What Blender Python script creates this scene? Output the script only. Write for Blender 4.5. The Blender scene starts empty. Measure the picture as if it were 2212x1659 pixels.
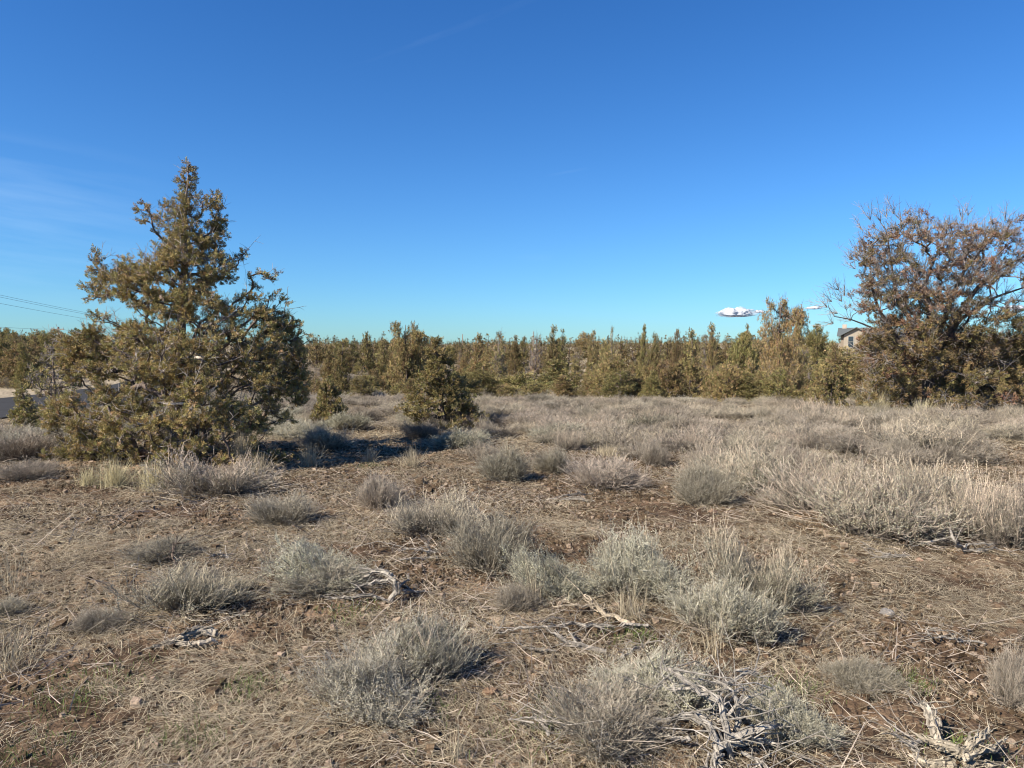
import bpy, math
import numpy as np
S = bpy.context.scene
C = S.collection
R = math.radians
# ------------------------------------------------------------------ camera, sky, sun, exposure
PITCH = R(3.16); FD = 0.72 * 2212.0
CAMZ = 1.6
cd = bpy.data.cameras.new('camera'); cam = bpy.data.objects.new('camera', cd); C.objects.link(cam)
cd.sensor_width = 36; cd.lens = 0.72 * 36; cd.clip_start = 0.05; cd.clip_end = 20000
cam.location = (0, 0, CAMZ); cam.rotation_euler = (math.pi / 2 - PITCH, 0, 0)
S.camera = cam
S.render.engine = 'CYCLES'; S.cycles.filter_width = 1.1
S.render.resolution_x = 1024; S.render.resolution_y = 768
S.view_settings.view_transform = 'Standard'; S.view_settings.look = 'None'
S.view_settings.gamma = 1.0; S.view_settings.exposure = 1.09
SUN_EL = R(38); SUN_AZ_X, SUN_AZ_Y = -0.86, -0.51          # towards the sun
az = math.atan2(SUN_AZ_X, SUN_AZ_Y)
W = bpy.data.worlds.new("World"); S.world = W; W.use_nodes = True
nt = W.node_tree; bg = nt.nodes['Background']; bg.inputs[1].default_value = 0.055
sky = nt.nodes.new('ShaderNodeTexSky'); sky.sky_type = 'NISHITA'; sky.sun_disc = False
sky.sun_elevation = SUN_EL; sky.sun_rotation = az
sky.altitude = 900; sky.air_density = 1.0; sky.dust_density = 0.15; sky.ozone_density = 3.2
hs = nt.nodes.new('ShaderNodeHueSaturation'); hs.inputs['Saturation'].default_value = 1.12; hs.inputs['Value'].default_value = 1.0
nt.links.new(sky.outputs[0], hs.inputs['Color'])
tc = nt.nodes.new('ShaderNodeTexCoord')
def wm(op, a, b=None, c=None):
    n = nt.nodes.new('ShaderNodeMath'); n.operation = op
    for i, v in enumerate((a, b, c)):
        if v is None: continue
        if isinstance(v, (int, float)): n.inputs[i].default_value = v
        else: nt.links.new(v, n.inputs[i])
    return n.outputs[0]
sx = nt.nodes.new('ShaderNodeSeparateXYZ'); nt.links.new(tc.outputs['Generated'], sx.inputs[0])
azn = wm('ARCTAN2', sx.outputs[0], sx.outputs[1]); eln = wm('ARCSINE', sx.outputs[2])
def window(v, c, w):      # soft bump 1 at c falling to 0 at c +- w
    d = wm('DIVIDE', wm('SUBTRACT', v, c), w)
    return wm('MAXIMUM', wm('SUBTRACT', 1.0, wm('MULTIPLY', d, d)), 0.0)
def streak(caz, cel, waz, wel, slope, fine):
    e2 = wm('SUBTRACT', eln, wm('MULTIPLY', wm('SUBTRACT', azn, caz), slope))
    cb = nt.nodes.new('ShaderNodeCombineXYZ')
    nt.links.new(wm('MULTIPLY', azn, fine * 0.12), cb.inputs[0]); nt.links.new(wm('MULTIPLY', e2, fine), cb.inputs[1])
    ns = nt.nodes.new('ShaderNodeTexNoise'); ns.inputs['Scale'].default_value = 1.0; ns.inputs['Detail'].default_value = 6
    nt.links.new(cb.outputs[0], ns.inputs['Vector'])
    m = wm('MULTIPLY', window(azn, caz, waz), window(e2, cel, wel))
    mm = wm('MULTIPLY', m, wm('MAXIMUM', wm('MULTIPLY', wm('SUBTRACT', ns.outputs[0], 0.42), 3.0), 0.0))
    return mm
cir = streak(-0.62, 0.140, 0.20, 0.10, -0.10, 38)
for a in ((-0.10, 0.385, 0.16, 0.006, 0.33, 60), (0.073, 0.224, 0.032, 0.0022, 0.16, 60), (0.03, 0.115, 0.03, 0.006, 0.0, 60)):
    cir = wm('ADD', cir, wm('MULTIPLY', streak(*a), 0.22))
mx = nt.nodes.new('ShaderNodeMixRGB'); mx.blend_type = 'MIX'
nt.links.new(wm('MINIMUM', wm('MULTIPLY', cir, 0.15), 0.6), mx.inputs[0]); 
hf = wm('POWER', wm('MAXIMUM', wm('SUBTRACT', 1.0, wm('DIVIDE', wm('MAXIMUM', eln, 0.0), 0.22)), 0.0), 1.6)
tp_ = nt.nodes.new('ShaderNodeMixRGB'); nt.links.new(wm('MINIMUM', wm('MAXIMUM', wm('DIVIDE', wm('SUBTRACT', eln, 0.12), 0.33), 0.0), 1.0), tp_.inputs[0]); tp_.inputs[1].default_value = (0.62, 1.02, 1.36, 1); tp_.inputs[2].default_value = (0.47, 0.93, 1.37, 1)
tn = nt.nodes.new('ShaderNodeMixRGB'); nt.links.new(hf, tn.inputs[0]); nt.links.new(tp_.outputs[0], tn.inputs[1]); tn.inputs[2].default_value = (0.47, 0.83, 1.16, 1)
tm = nt.nodes.new('ShaderNodeMixRGB'); tm.blend_type = 'MULTIPLY'; tm.inputs[0].default_value = 1
nt.links.new(hs.outputs[0], tm.inputs[1]); nt.links.new(tn.outputs[0], tm.inputs[2]); nt.links.new(tm.outputs[0], mx.inputs[1])
mx.inputs[2].default_value = (8, 10, 11.5, 1)
nt.links.new(mx.outputs[0], bg.inputs[0])
sl = bpy.data.lights.new('sun', 'SUN'); sl.energy = 4.6; sl.angle = R(0.5); sl.color = (1.0, 0.92, 0.79)
so = bpy.data.objects.new('sun', sl); C.objects.link(so)
from mathutils import Vector
sd = Vector((SUN_AZ_X, SUN_AZ_Y, 0)).normalized() * math.cos(SUN_EL) + Vector((0, 0, math.sin(SUN_EL)))
so.rotation_euler = sd.to_track_quat('Z', 'Y').to_euler()

# ------------------------------------------------------------------ noise, terrain, pixel rays
_rs = np.random.RandomState(5); _T = _rs.rand(256, 256).astype(np.float32)
def vnoise(x, y):
    xi = np.floor(x).astype(np.int64); yi = np.floor(y).astype(np.int64)
    fx = x - xi; fy = y - yi
    fx = fx * fx * (3 - 2 * fx); fy = fy * fy * (3 - 2 * fy)
    a = _T[xi & 255, yi & 255]; b = _T[(xi + 1) & 255, yi & 255]
    c = _T[xi & 255, (yi + 1) & 255]; d = _T[(xi + 1) & 255, (yi + 1) & 255]
    return (a * (1 - fx) + b * fx) * (1 - fy) + (c * (1 - fx) + d * fx) * fy
def fbm(x, y, o=4):
    s = 0; a = 0.5
    for k in range(o):
        s = s + a * vnoise(x + 17.3 * k, y + 9.1 * k); a *= 0.5; x = x * 2.03; y = y * 2.03
    return s / (1 - 0.5 ** o)
def sst(a, b, v):
    t = np.clip((v - a) / (b - a), 0, 1); return t * t * (3 - 2 * t)
def H(x, y):
    x = np.asarray(x, float); y = np.asarray(y, float)
    r = np.hypot(x, y)
    z = 0.16 * (fbm(x * 0.22 + 3, y * 0.22 + 7, 2) - 0.5) * sst(1.5, 6, r)
    yy = y + 2.5 * np.sin(x * 0.11 + 1.0)
    z = z - 3.3 * sst(20.5, 40, yy) * (0.12 + 0.88 * np.maximum(sst(-17, -6, x), sst(60, 75, y))) * (1 - 0.75 * sst(8, 30, x) * (1 - sst(40, 90, y)))
    z = z + 3.2 * sst(58, 150, y) * (0.35 + 0.65 * sst(-60, -20, x))
    z = z - 0.45 * sst(-7.5, -12.5, x) * (1 - sst(28, 60, y))
    z = z + 2.2 * sst(-22, -75, x) * sst(35, 110, y)
    z = z + 1.6 * sst(30, 100, x) * sst(70, 200, y)
    z = z + 1.0 * (fbm(x * 0.02 + 1, y * 0.02, 2) - 0.5) * sst(60, 200, r)
    z = z - 3.5 * sst(400, 1500, r)
    return z
def h1(x, y): return float(H(x, y))
def ray(u, v):
    a = (u - 1106) / FD; b = -(v - 829.5) / FD
    d = np.array([a, math.cos(PITCH) + b * math.sin(PITCH), -math.sin(PITCH) + b * math.cos(PITCH)])
    return d
def at(u, v, Y):                      # point seen at (u, v) of the 2212 x 1659 view, Y metres ahead
    d = ray(u, v); t = Y / d[1]; return np.array([d[0] * t, Y, CAMZ + d[2] * t])
def gp(u, v):                         # ground point seen at (u, v)
    d = ray(u, v); t = 0.5
    while t < 400:
        p = d * t
        if CAMZ + p[2] < h1(p[0], p[1]): break
        t *= 1.01
    return np.array([p[0], p[1], h1(p[0], p[1])])
def proj(x, y, z):
    f = y * math.cos(PITCH) - (z - CAMZ) * math.sin(PITCH); up = y * math.sin(PITCH) + (z - CAMZ) * math.cos(PITCH)
    return 1106 + FD * x / f, 829.5 - FD * up / f

# ------------------------------------------------------------------ mesh helpers
class MB:
    def __init__(s): s.v = []; s.q = []; s.c = []; s.n = 0
    def add(s, v, q, c):
        v = np.asarray(v, np.float32).reshape(-1, 3); q = np.asarray(q, np.int64).reshape(-1, 4)
        c = np.broadcast_to(np.asarray(c, np.float32), (len(v), 3))
        s.v.append(v); s.q.append(q + s.n); s.c.append(c); s.n += len(v)
    def mesh(s, name, mat, smooth=False):
        v = np.concatenate(s.v); q = np.concatenate(s.q).astype(np.int32); c = np.concatenate(s.c)
        m = bpy.data.meshes.new(name)
        m.vertices.add(len(v)); m.vertices.foreach_set('co', v.ravel())
        m.loops.add(q.size); m.loops.foreach_set('vertex_index', q.ravel())
        m.polygons.add(len(q)); m.polygons.foreach_set('loop_start', np.arange(0, q.size, 4, dtype=np.int32))
        m.polygons.foreach_set('use_smooth', np.full(len(q), smooth))
        m.update(calc_edges=True)
        a = m.color_attributes.new('Col', 'FLOAT_COLOR', 'POINT')
        c4 = np.ones((len(c), 4), np.float32); c4[:, :3] = np.clip(c, 0, 1); a.data.foreach_set('color', c4.ravel())
        m.materials.append(mat)
        return m
def nrm(v): return v / np.maximum(np.linalg.norm(v, axis=-1, keepdims=True), 1e-9)
def ribbons(mb, P, w, col, rng, flat=False):
    P = np.asarray(P, float); N, K, _ = P.shape
    w = np.broadcast_to(np.asarray(w, float), (N, K)) if np.ndim(w) == 2 else np.broadcast_to(np.asarray(w, float).reshape(-1, 1), (N, K))
    t = P[:, -1] - P[:, 0]
    rv = rng.normal(size=(N, 3)); 
    if flat: rv = rv * 0.25 + np.array([0, 0, 1.0])
    sd = nrm(np.cross(t, rv))[:, None, :] * (w[:, :, None] * 0.5)
    V = np.stack([P - sd, P + sd], 2).reshape(-1, 3)
    b = (np.arange(N)[:, None] * K + np.arange(K - 1)[None]).reshape(-1) * 2
    Q = np.stack([b, b + 1, b + 3, b + 2], 1)
    col = np.asarray(col, float)
    if col.ndim == 2: col = np.repeat(col, K * 2, 0)
    mb.add(V, Q, col)
def tubes(mb, P, r, col, sides=5, wob=0.0, rng=None):
    P = np.asarray(P, float); N, K, _ = P.shape; r = np.broadcast_to(np.asarray(r, float), (N, K))
    T = np.gradient(P, axis=1); T = nrm(T)
    ax = nrm(P[:, -1] - P[:, 0]); ref = np.where(np.abs(ax[:, 2:3]) > 0.8, np.array([[1.0, 0.2, 0]]), np.array([[0.1, 0.2, 1.0]]))
    U = nrm(np.cross(T, ref[:, None, :])); V = np.cross(T, U)
    a = np.arange(sides) * 2 * math.pi / sides
    rr = np.repeat(r[:, :, None], sides, 2)
    if wob: rr = rr * (1 + wob * rng.normal(size=(N, 1, sides)) + 0.4 * wob * rng.normal(size=rr.shape))
    X = P[:, :, None, :] + rr[..., None] * (U[:, :, None, :] * np.cos(a)[None, None, :, None] + V[:, :, None, :] * np.sin(a)[None, None, :, None])
    n = np.arange(N)[:, None, None] * K * sides; k = np.arange(K - 1)[None, :, None] * sides; s = np.arange(sides)[None, None]
    s2 = (s + 1) % sides
    Q = np.stack([n + k + s, n + k + s2, n + k + sides + s2, n + k + sides + s], -1).reshape(-1, 4)
    col = np.asarray(col, float)
    if col.ndim == 2: col = np.repeat(col, K * sides, 0)
    mb.add(X.reshape(-1, 3), Q, col)
def leaves(mb, B, D, L, Wd, col, rng, nb=None):
    N = len(B); D = nrm(D); L = np.broadcast_to(L, N)[:, None]; Wd = np.broadcast_to(Wd, N)[:, None]
    S_ = nrm(np.cross(D, rng.normal(size=(N, 3)) if nb is None else nb + rng.normal(size=(N, 3)) * 0.32)); M = B + D * L * 0.5
    V = np.stack([B, M + S_ * Wd * 0.5, B + D * L, M - S_ * Wd * 0.5], 1).reshape(-1, 3)
    mb.add(V, np.arange(N * 4).reshape(-1, 4), np.repeat(col, 4, 0))
def unit(rng, n): return nrm(rng.normal(size=(n, 3)))

# ------------------------------------------------------------------ materials
def vmat(name, rough=0.9, trans=0.0, nscale=0.0, namt=0.3, bump=0.0, bscale=60, orand=0.0, stretch=None, spec=0.2):
    m = bpy.data.materials.new(name); m.use_nodes = True; t = m.node_tree; b = t.nodes['Principled BSDF']
    b.inputs['Roughness'].default_value = rough; b.inputs['Specular IOR Level'].default_value = spec
    at_ = t.nodes.new('ShaderNodeAttribute'); at_.attribute_name = 'Col'; col = at_.outputs['Color']
    def mul(c, f):
        x = t.nodes.new('ShaderNodeMixRGB'); x.blend_type = 'MULTIPLY'; x.inputs[0].default_value = 1
        t.links.new(c, x.inputs[1]); t.links.new(f, x.inputs[2]); return x.outputs[0]
    tcn = t.nodes.new('ShaderNodeTexCoord'); vec = tcn.outputs['Object']
    if stretch:
        mp = t.nodes.new('ShaderNodeMapping'); mp.inputs['Scale'].default_value = stretch; t.links.new(vec, mp.inputs[0]); vec = mp.outputs[0]
    if nscale:
        n = t.nodes.new('ShaderNodeTexNoise'); n.inputs['Scale'].default_value = nscale; n.inputs['Detail'].default_value = 5
        t.links.new(vec, n.inputs['Vector'])
        mr = t.nodes.new('ShaderNodeMapRange'); mr.inputs[1].default_value = 0.3; mr.inputs[2].default_value = 0.7
        mr.inputs[3].default_value = 1 - namt; mr.inputs[4].default_value = 1 + namt
        t.links.new(n.outputs[0], mr.inputs[0]); col = mul(col, mr.outputs[0])
    if orand:
        oi = t.nodes.new('ShaderNodeObjectInfo')
        mr = t.nodes.new('ShaderNodeMapRange'); mr.inputs[3].default_value = 1 - orand; mr.inputs[4].default_value = 1 + orand
        t.links.new(oi.outputs['Random'], mr.inputs[0]); col = mul(col, mr.outputs[0])
        ml = t.nodes.new('ShaderNodeMath'); ml.operation = 'MULTIPLY'; ml.inputs[1].default_value = 7.31; t.links.new(oi.outputs['Random'], ml.inputs[0])
        fr = t.nodes.new('ShaderNodeMath'); fr.operation = 'FRACT'; t.links.new(ml.outputs[0], fr.inputs[0])
        h = t.nodes.new('ShaderNodeHueSaturation'); mr2 = t.nodes.new('ShaderNodeMapRange')
        mr2.inputs[3].default_value = 0.5 - 0.07 * orand; mr2.inputs[4].default_value = 0.5 + 0.06 * orand
        t.links.new(fr.outputs[0], mr2.inputs[0]); t.links.new(mr2.outputs[0], h.inputs['Hue']); t.links.new(col, h.inputs['Color']); col = h.outputs[0]
    t.links.new(col, b.inputs['Base Color'])
    if bump:
        n = t.nodes.new('ShaderNodeTexNoise'); n.inputs['Scale'].default_value = bscale; n.inputs['Detail'].default_value = 6
        t.links.new(vec, n.inputs['Vector'])
        bp = t.nodes.new('ShaderNodeBump'); bp.inputs['Strength'].default_value = bump; bp.inputs['Distance'].default_value = 0.02
        t.links.new(n.outputs[0], bp.inputs['Height']); t.links.new(bp.outputs[0], b.inputs['Normal'])
    if trans:
        tr = t.nodes.new('ShaderNodeBsdfTranslucent'); t.links.new(col, tr.inputs[0])
        ms = t.nodes.new('ShaderNodeMixShader'); ms.inputs[0].default_value = trans
        t.links.new(b.outputs[0], ms.inputs[1]); t.links.new(tr.outputs[0], ms.inputs[2])
        t.links.new(ms.outputs[0], t.nodes['Material Output'].inputs[0])
    return m
M_fol = vmat('juniper_foliage', trans=0.12, orand=0.26, nscale=1.2, namt=0.15)
M_bark = vmat('juniper_bark', nscale=9, namt=0.45, bump=0.8, bscale=18, stretch=(4, 4, 0.6))
M_stem = vmat('sage_stem', nscale=6, namt=0.25, orand=0.26)
M_leaf = vmat('sage_leaf', trans=0.1, orand=0.20)
M_straw = vmat('dry_straw', trans=0.15, nscale=0.9, namt=0.18)
M_wood = vmat('bleached_wood', nscale=30, namt=0.45, bump=0.9, bscale=60, stretch=(1, 1, 1), rough=0.85)
M_soil = vmat('soil', nscale=9, namt=0.42, bump=1.0, bscale=45, rough=1.0, spec=0.05)
M_clod = vmat('clod', nscale=40, namt=0.35, bump=0.6, bscale=120, rough=1.0, spec=0.05)
M_rock = vmat('rock', nscale=25, namt=0.4, bump=0.9, bscale=70, rough=0.95)
M_road = vmat('asphalt', nscale=2.0, namt=0.12, bump=0.3, bscale=150, rough=1.0, spec=0.02)
M_plain = vmat('painted', nscale=3, namt=0.08)
M_glass = vmat('window_glass', rough=0.1, spec=0.6)

def tag(o, label=None, cat=None, group=None, kind=None):
    if label: o['label'] = label
    if cat: o['category'] = cat
    if group: o['group'] = group
    if kind: o['kind'] = kind
    return o
def link(name, me, parent=None):
    o = bpy.data.objects.new(name, me); C.objects.link(o)
    if parent: o.parent = parent
    return o
def empty(name, loc=(0, 0, 0)):
    o = bpy.data.objects.new(name, None); C.objects.link(o); o.location = loc; o.empty_display_size = 0.2; return o
def copy_tree(o, parent=None):
    c = o.copy(); C.objects.link(c); c.parent = parent
    for ch in list(o.children): copy_tree(ch, c)
    return c

# ------------------------------------------------------------------ ground: one sheet from the camera's feet to the horizon
def ROADX(y):      # centre line of the road
    return -16.6 - 0.012 * np.maximum(y - 24, 0) ** 1.9
ROADW = 5.9
def ground():
    front = np.radians(np.arange(-46, 46.01, 0.105)); back = np.radians(np.arange(50, 311, 4.0))
    A = np.concatenate([front, back])
    r1 = [0.08]
    while r1[-1] < 3500:
        r = r1[-1]; r1.append(r * (1.25 if r < 1.2 else 1.0058 if r < 26 else 1.028))
    Rr = np.array(r1); a, r = np.meshgrid(A, Rr, indexing='ij')
    x = r * np.sin(a); y = r * np.cos(a); z = H(x, y)
    near = 1 - sst(10, 30, r)
    b1 = np.abs(fbm(x * 5.5, y * 5.5, 3) - 0.5); b2 = fbm(x * 17, y * 17, 3); b3 = fbm(x * 45, y * 45, 2)
    rough = 0.35 + 0.9 * sst(0.42, 0.62, fbm(x * 0.6 + 40, y * 0.6, 3))
    rd = np.abs(x - ROADX(y)) < ROADW / 2 + 0.5
    onroad = (1 - sst(ROADW / 2 + 0.1, ROADW / 2 + 0.7, np.abs(x - ROADX(y)))) * sst(5, 8, y)
    z = z + near * rough * (0.06 * (b1 - 0.15) + 0.055 * (b2 - 0.5) + 0.026 * (b3 - 0.5)) * (1 - onroad)
    n1 = fbm(x * 0.5 + 11, y * 0.5 + 5, 4)[..., None]; n2 = fbm(x * 3, y * 3 + 50, 4)[..., None]; n3 = fbm(x * 14, y * 14, 3)[..., None]
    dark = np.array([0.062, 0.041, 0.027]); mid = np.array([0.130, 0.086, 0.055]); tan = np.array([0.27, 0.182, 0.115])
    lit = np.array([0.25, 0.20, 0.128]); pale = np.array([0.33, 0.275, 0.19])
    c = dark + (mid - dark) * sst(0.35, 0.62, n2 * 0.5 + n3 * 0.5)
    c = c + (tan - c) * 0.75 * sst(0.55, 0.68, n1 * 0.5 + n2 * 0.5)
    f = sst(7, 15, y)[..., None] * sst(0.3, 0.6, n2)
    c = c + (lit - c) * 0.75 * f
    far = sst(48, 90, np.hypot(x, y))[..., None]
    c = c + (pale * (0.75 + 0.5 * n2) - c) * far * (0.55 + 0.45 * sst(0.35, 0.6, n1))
    bank = (sst(-19.3, -20.3, x) * sst(14, 20, y))[..., None]
    c = c + (np.array([0.31, 0.255, 0.18]) * (0.6 + 0.8 * n3) - c) * bank * 0.9
    n, k = r.shape
    i = np.arange(n)[:, None]; j = np.arange(k - 1)[None]
    i2 = (i + 1) % n
    Q = np.stack([i * k + j, i * k + j + 1, i2 * k + j + 1, i2 * k + j], -1).reshape(-1, 4)
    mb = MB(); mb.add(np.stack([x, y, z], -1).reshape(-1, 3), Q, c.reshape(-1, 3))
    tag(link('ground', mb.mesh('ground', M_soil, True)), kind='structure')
    # road, a sheet over the ground
    ys = np.arange(6, 75, 0.5); s = np.linspace(-0.5, 0.5, 9)
    cx = ROADX(ys); X = cx[:, None] + s[None] * ROADW; Y = np.repeat(ys[:, None], 9, 1)
    Z = H(X, Y) + 0.035
    V = np.stack([X, Y, Z], -1).reshape(-1, 3); jj = np.arange(8)[None]; ii = np.arange(len(ys) - 1)[:, None] * 9
    Q = np.stack([ii + jj, ii + jj + 1, ii + jj + 10, ii + jj + 9], -1).reshape(-1, 4)
    mb = MB(); mb.add(V, Q, (0.050, 0.050, 0.052))
    tag(link('road', mb.mesh('road', M_road, True)), kind='structure')
ground()

# ------------------------------------------------------------------ trees
def grow(trunk, att, rng, sag=0.35, r_tip=0.004, expo=0.5, maxr=None):
    """connect every clump centre to the trunk by branching limbs; returns tube strips"""
    pos = list(trunk); par = [-1] + list(range(len(trunk) - 1)); strips = []
    P = np.zeros((len(trunk) + 5 * len(att) + 8, 3)); n = len(trunk); P[:n] = trunk
    tx = np.interp(att[:, 2], trunk[:, 2], trunk[:, 0]); ty = np.interp(att[:, 2], trunk[:, 2], trunk[:, 1])
    hd = np.hypot(att[:, 0] - tx, att[:, 1] - ty)
    tip = []
    for k in np.argsort(hd):
        a = att[k]; d = a - P[:n]; L = np.linalg.norm(d, axis=1); hh = np.hypot(d[:, 0], d[:, 1])
        out = np.hypot(P[:n, 0] - tx[k], P[:n, 1] - ty[k])
        cost = L + 0.9 * np.maximum(0, sag * hh - d[:, 2]) + 0.8 * np.maximum(0, out - hd[k] * 0.9)
        b = int(np.argmin(cost)); p0 = P[b].copy()
        t = np.linspace(0, 1, 5)[:, None]; Lb = L[b]
        if par[b] >= 0: dr = nrm(P[b] - P[par[b]]) * 0.5 + nrm(a - p0)
        else: dr = a - p0
        c = p0 + nrm(dr) * Lb * 0.5 + rng.normal(size=3) * Lb * 0.07
        c[2] -= 0.04 * Lb
        pts = (1 - t) ** 2 * p0 + 2 * t * (1 - t) * c + t * t * a
        pts[1:4] += rng.normal(size=(3, 3)) * Lb * 0.025
        ids = [b]
        for q in range(1, 5):
            P[n] = pts[q]; par.append(ids[-1]); ids.append(n); n += 1
        strips.append(ids); tip.append(ids[-1])
    cnt = np.zeros(n)
    for t_ in tip: cnt[t_] += 1
    cnt[len(trunk) - 1] += 1
    for i in range(n - 1, 0, -1): cnt[par[i]] += cnt[i]
    # trunk nodes come first: accumulate them again downwards
    rad = r_tip * np.maximum(cnt, 1) ** expo
    if maxr: rad = np.minimum(rad, maxr)
    st = np.array(strips); SP = P[st]; SR = rad[st].copy()
    SR[:, 0] = np.minimum(SR[:, 0], SR[:, 1] * 1.35)
    return SP, SR, rad[:len(trunk)]
GREEN = np.array([[0.285, 0.235, 0.095], [0.340, 0.272, 0.115], [0.205, 0.180, 0.078], [0.320, 0.235, 0.118]])
RUST = np.array([[0.37, 0.235, 0.135], [0.41, 0.290, 0.185], [0.31, 0.240, 0.130]])
def foliage(mb, tw, att, rad, axis_xy, rng, tuft=0.05, leaf=(0.03, 0.010), m=26, dens=1.0, pal=None, twigr=0.0022, tcol=(0.30, 0.27, 0.24), colw=None):
    """tufts of short scale-leaf sprays round each clump centre"""
    nt_ = np.maximum(2, (dens * (rad / tuft) ** 2 * 2.3 * rng.uniform(0.7, 1.3, len(rad))).astype(int))
    idx = np.repeat(np.arange(len(att)), nt_); N = len(idx)
    u = unit(rng, N); c = att[idx]; r = rad[idx]
    out = np.stack([c[:, 0] - axis_xy[idx, 0], c[:, 1] - axis_xy[idx, 1], np.zeros(N)], 1); out = nrm(out + 1e-6)
    rr = r * rng.uniform(0.15, 1.0, N) ** 0.6
    tc_ = c + u * rr[:, None] * np.array([1, 1, 0.8])
    ax = nrm(u * 0.9 + out * 0.4 + np.array([0, 0, 0.55]) + rng.normal(size=(N, 3)) * 0.3)
    pc = GREEN if pal is None else pal
    cc = pc[(colw[idx] if colw is not None else rng.randint(0, len(pc), N))]
    cc = cc * rng.uniform(0.75, 1.25, (N, 1)) * (1 + rng.normal(size=(N, 3)) * 0.05)
    mm = m
    B = np.repeat(tc_, mm, 0); A = np.repeat(ax, mm, 0)
    o = rng.uniform(-0.6, 1.1, (N * mm, 1)) * tuft
    side = unit(rng, N * mm)
    B = B + A * o + side * tuft * 0.42 * rng.uniform(0.1, 1, (N * mm, 1))
    D = A * 0.9 + side * 0.75
    col = np.repeat(cc, mm, 0) * rng.uniform(0.8, 1.2, (N * mm, 1))
    leaves(mb, B, D, leaf[0] * rng.uniform(0.6, 1.3, N * mm), leaf[1] * rng.uniform(0.7, 1.3, N * mm), col, rng, nb=side * 0.8 + np.repeat(u, mm, 0) * 0.8 + np.repeat(out, mm, 0) * 0.2)
    if tw is not None:
        mid = c + (tc_ - c) * 0.5 + rng.normal(size=(N, 3)) * (r * 0.1)[:, None] - out * (r * 0.1)[:, None]
        P = np.stack([c, mid, tc_], 1)
        tubes(tw, P, np.array([[2.0, 1.3, 0.7]]) * twigr, np.array(tcol) * rng.uniform(0.6, 1.3, (N, 1)), sides=3)
def bare_twigs(tw, att, rad, rng, n=4, L=0.35, r=0.003, col=(0.22, 0.17, 0.15), outc=None):
    idx = np.repeat(np.arange(len(att)), n); N = len(idx); p0 = att[idx]
    d = unit(rng, N) * 0.8 + np.array([0, 0, 0.5])
    if outc is not None: d = d + nrm(p0 - outc) * 0.9
    d = nrm(d); l = (L * rng.uniform(0.4, 1.2, N))[:, None]
    b = nrm(rng.normal(size=(N, 3))) * l * 0.18; b[:, 2] = np.abs(b[:, 2])
    P = np.stack([p0, p0 + d * l * 0.35 + b * 0.3, p0 + d * l * 0.7 + b, p0 + d * l + b * 1.8], 1)
    c = np.array(col) * rng.uniform(0.6, 1.4, (N, 1))
    tubes(tw, P, np.array([[1.6, 1.2, 0.9, 0.45]]) * r, c, sides=3)
    # side twiglets
    k = rng.randint(1, 3, N); s = P[np.arange(N), k]; e = s + nrm(d + unit(rng, N) * 1.1) * l * 0.45
    k2 = rng.randint(1, 3, N); s2 = P[np.arange(N), k2]; e2 = s2 + nrm(d + unit(rng, N) * 1.1) * l * 0.4
    tubes(tw, np.concatenate([np.stack([s, (s + e) / 2 + b * 0.2, e], 1), np.stack([s2, (s2 + e2) / 2 + b * 0.2, e2], 1)]), np.array([[0.9, 0.7, 0.4]]) * r, np.concatenate([c, c]), sides=3)
def inpoly(px, py, poly):
    x0, y0 = poly[:, 0], poly[:, 1]; x1, y1 = np.roll(x0, -1), np.roll(y0, -1)
    a = (y0[None] > py[:, None]) != (y1[None] > py[:, None])
    xi = (x1 - x0)[None] * (py[:, None] - y0[None]) / np.where((y1 - y0) == 0, 1e-9, (y1 - y0))[None] + x0[None]
    return (a & (px[:, None] < xi)).sum(1) % 2 == 1
def tree_object(name, base, bark_mb, crown_mb, label, cat, group=None, origin=None):
    root = empty(name, tuple(base)); tag(root, label, cat, group)
    for m_ in (bark_mb, crown_mb):
        for i, v in enumerate(m_.v): m_.v[i] = v - np.asarray(base, np.float32)
    link('trunk', bark_mb.mesh(name + '_trunk', M_bark, True), root)
    link('crown', crown_mb.mesh(name + '_crown', M_fol), root)
    return root
BARK = np.array([0.15, 0.115, 0.095])

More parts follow.
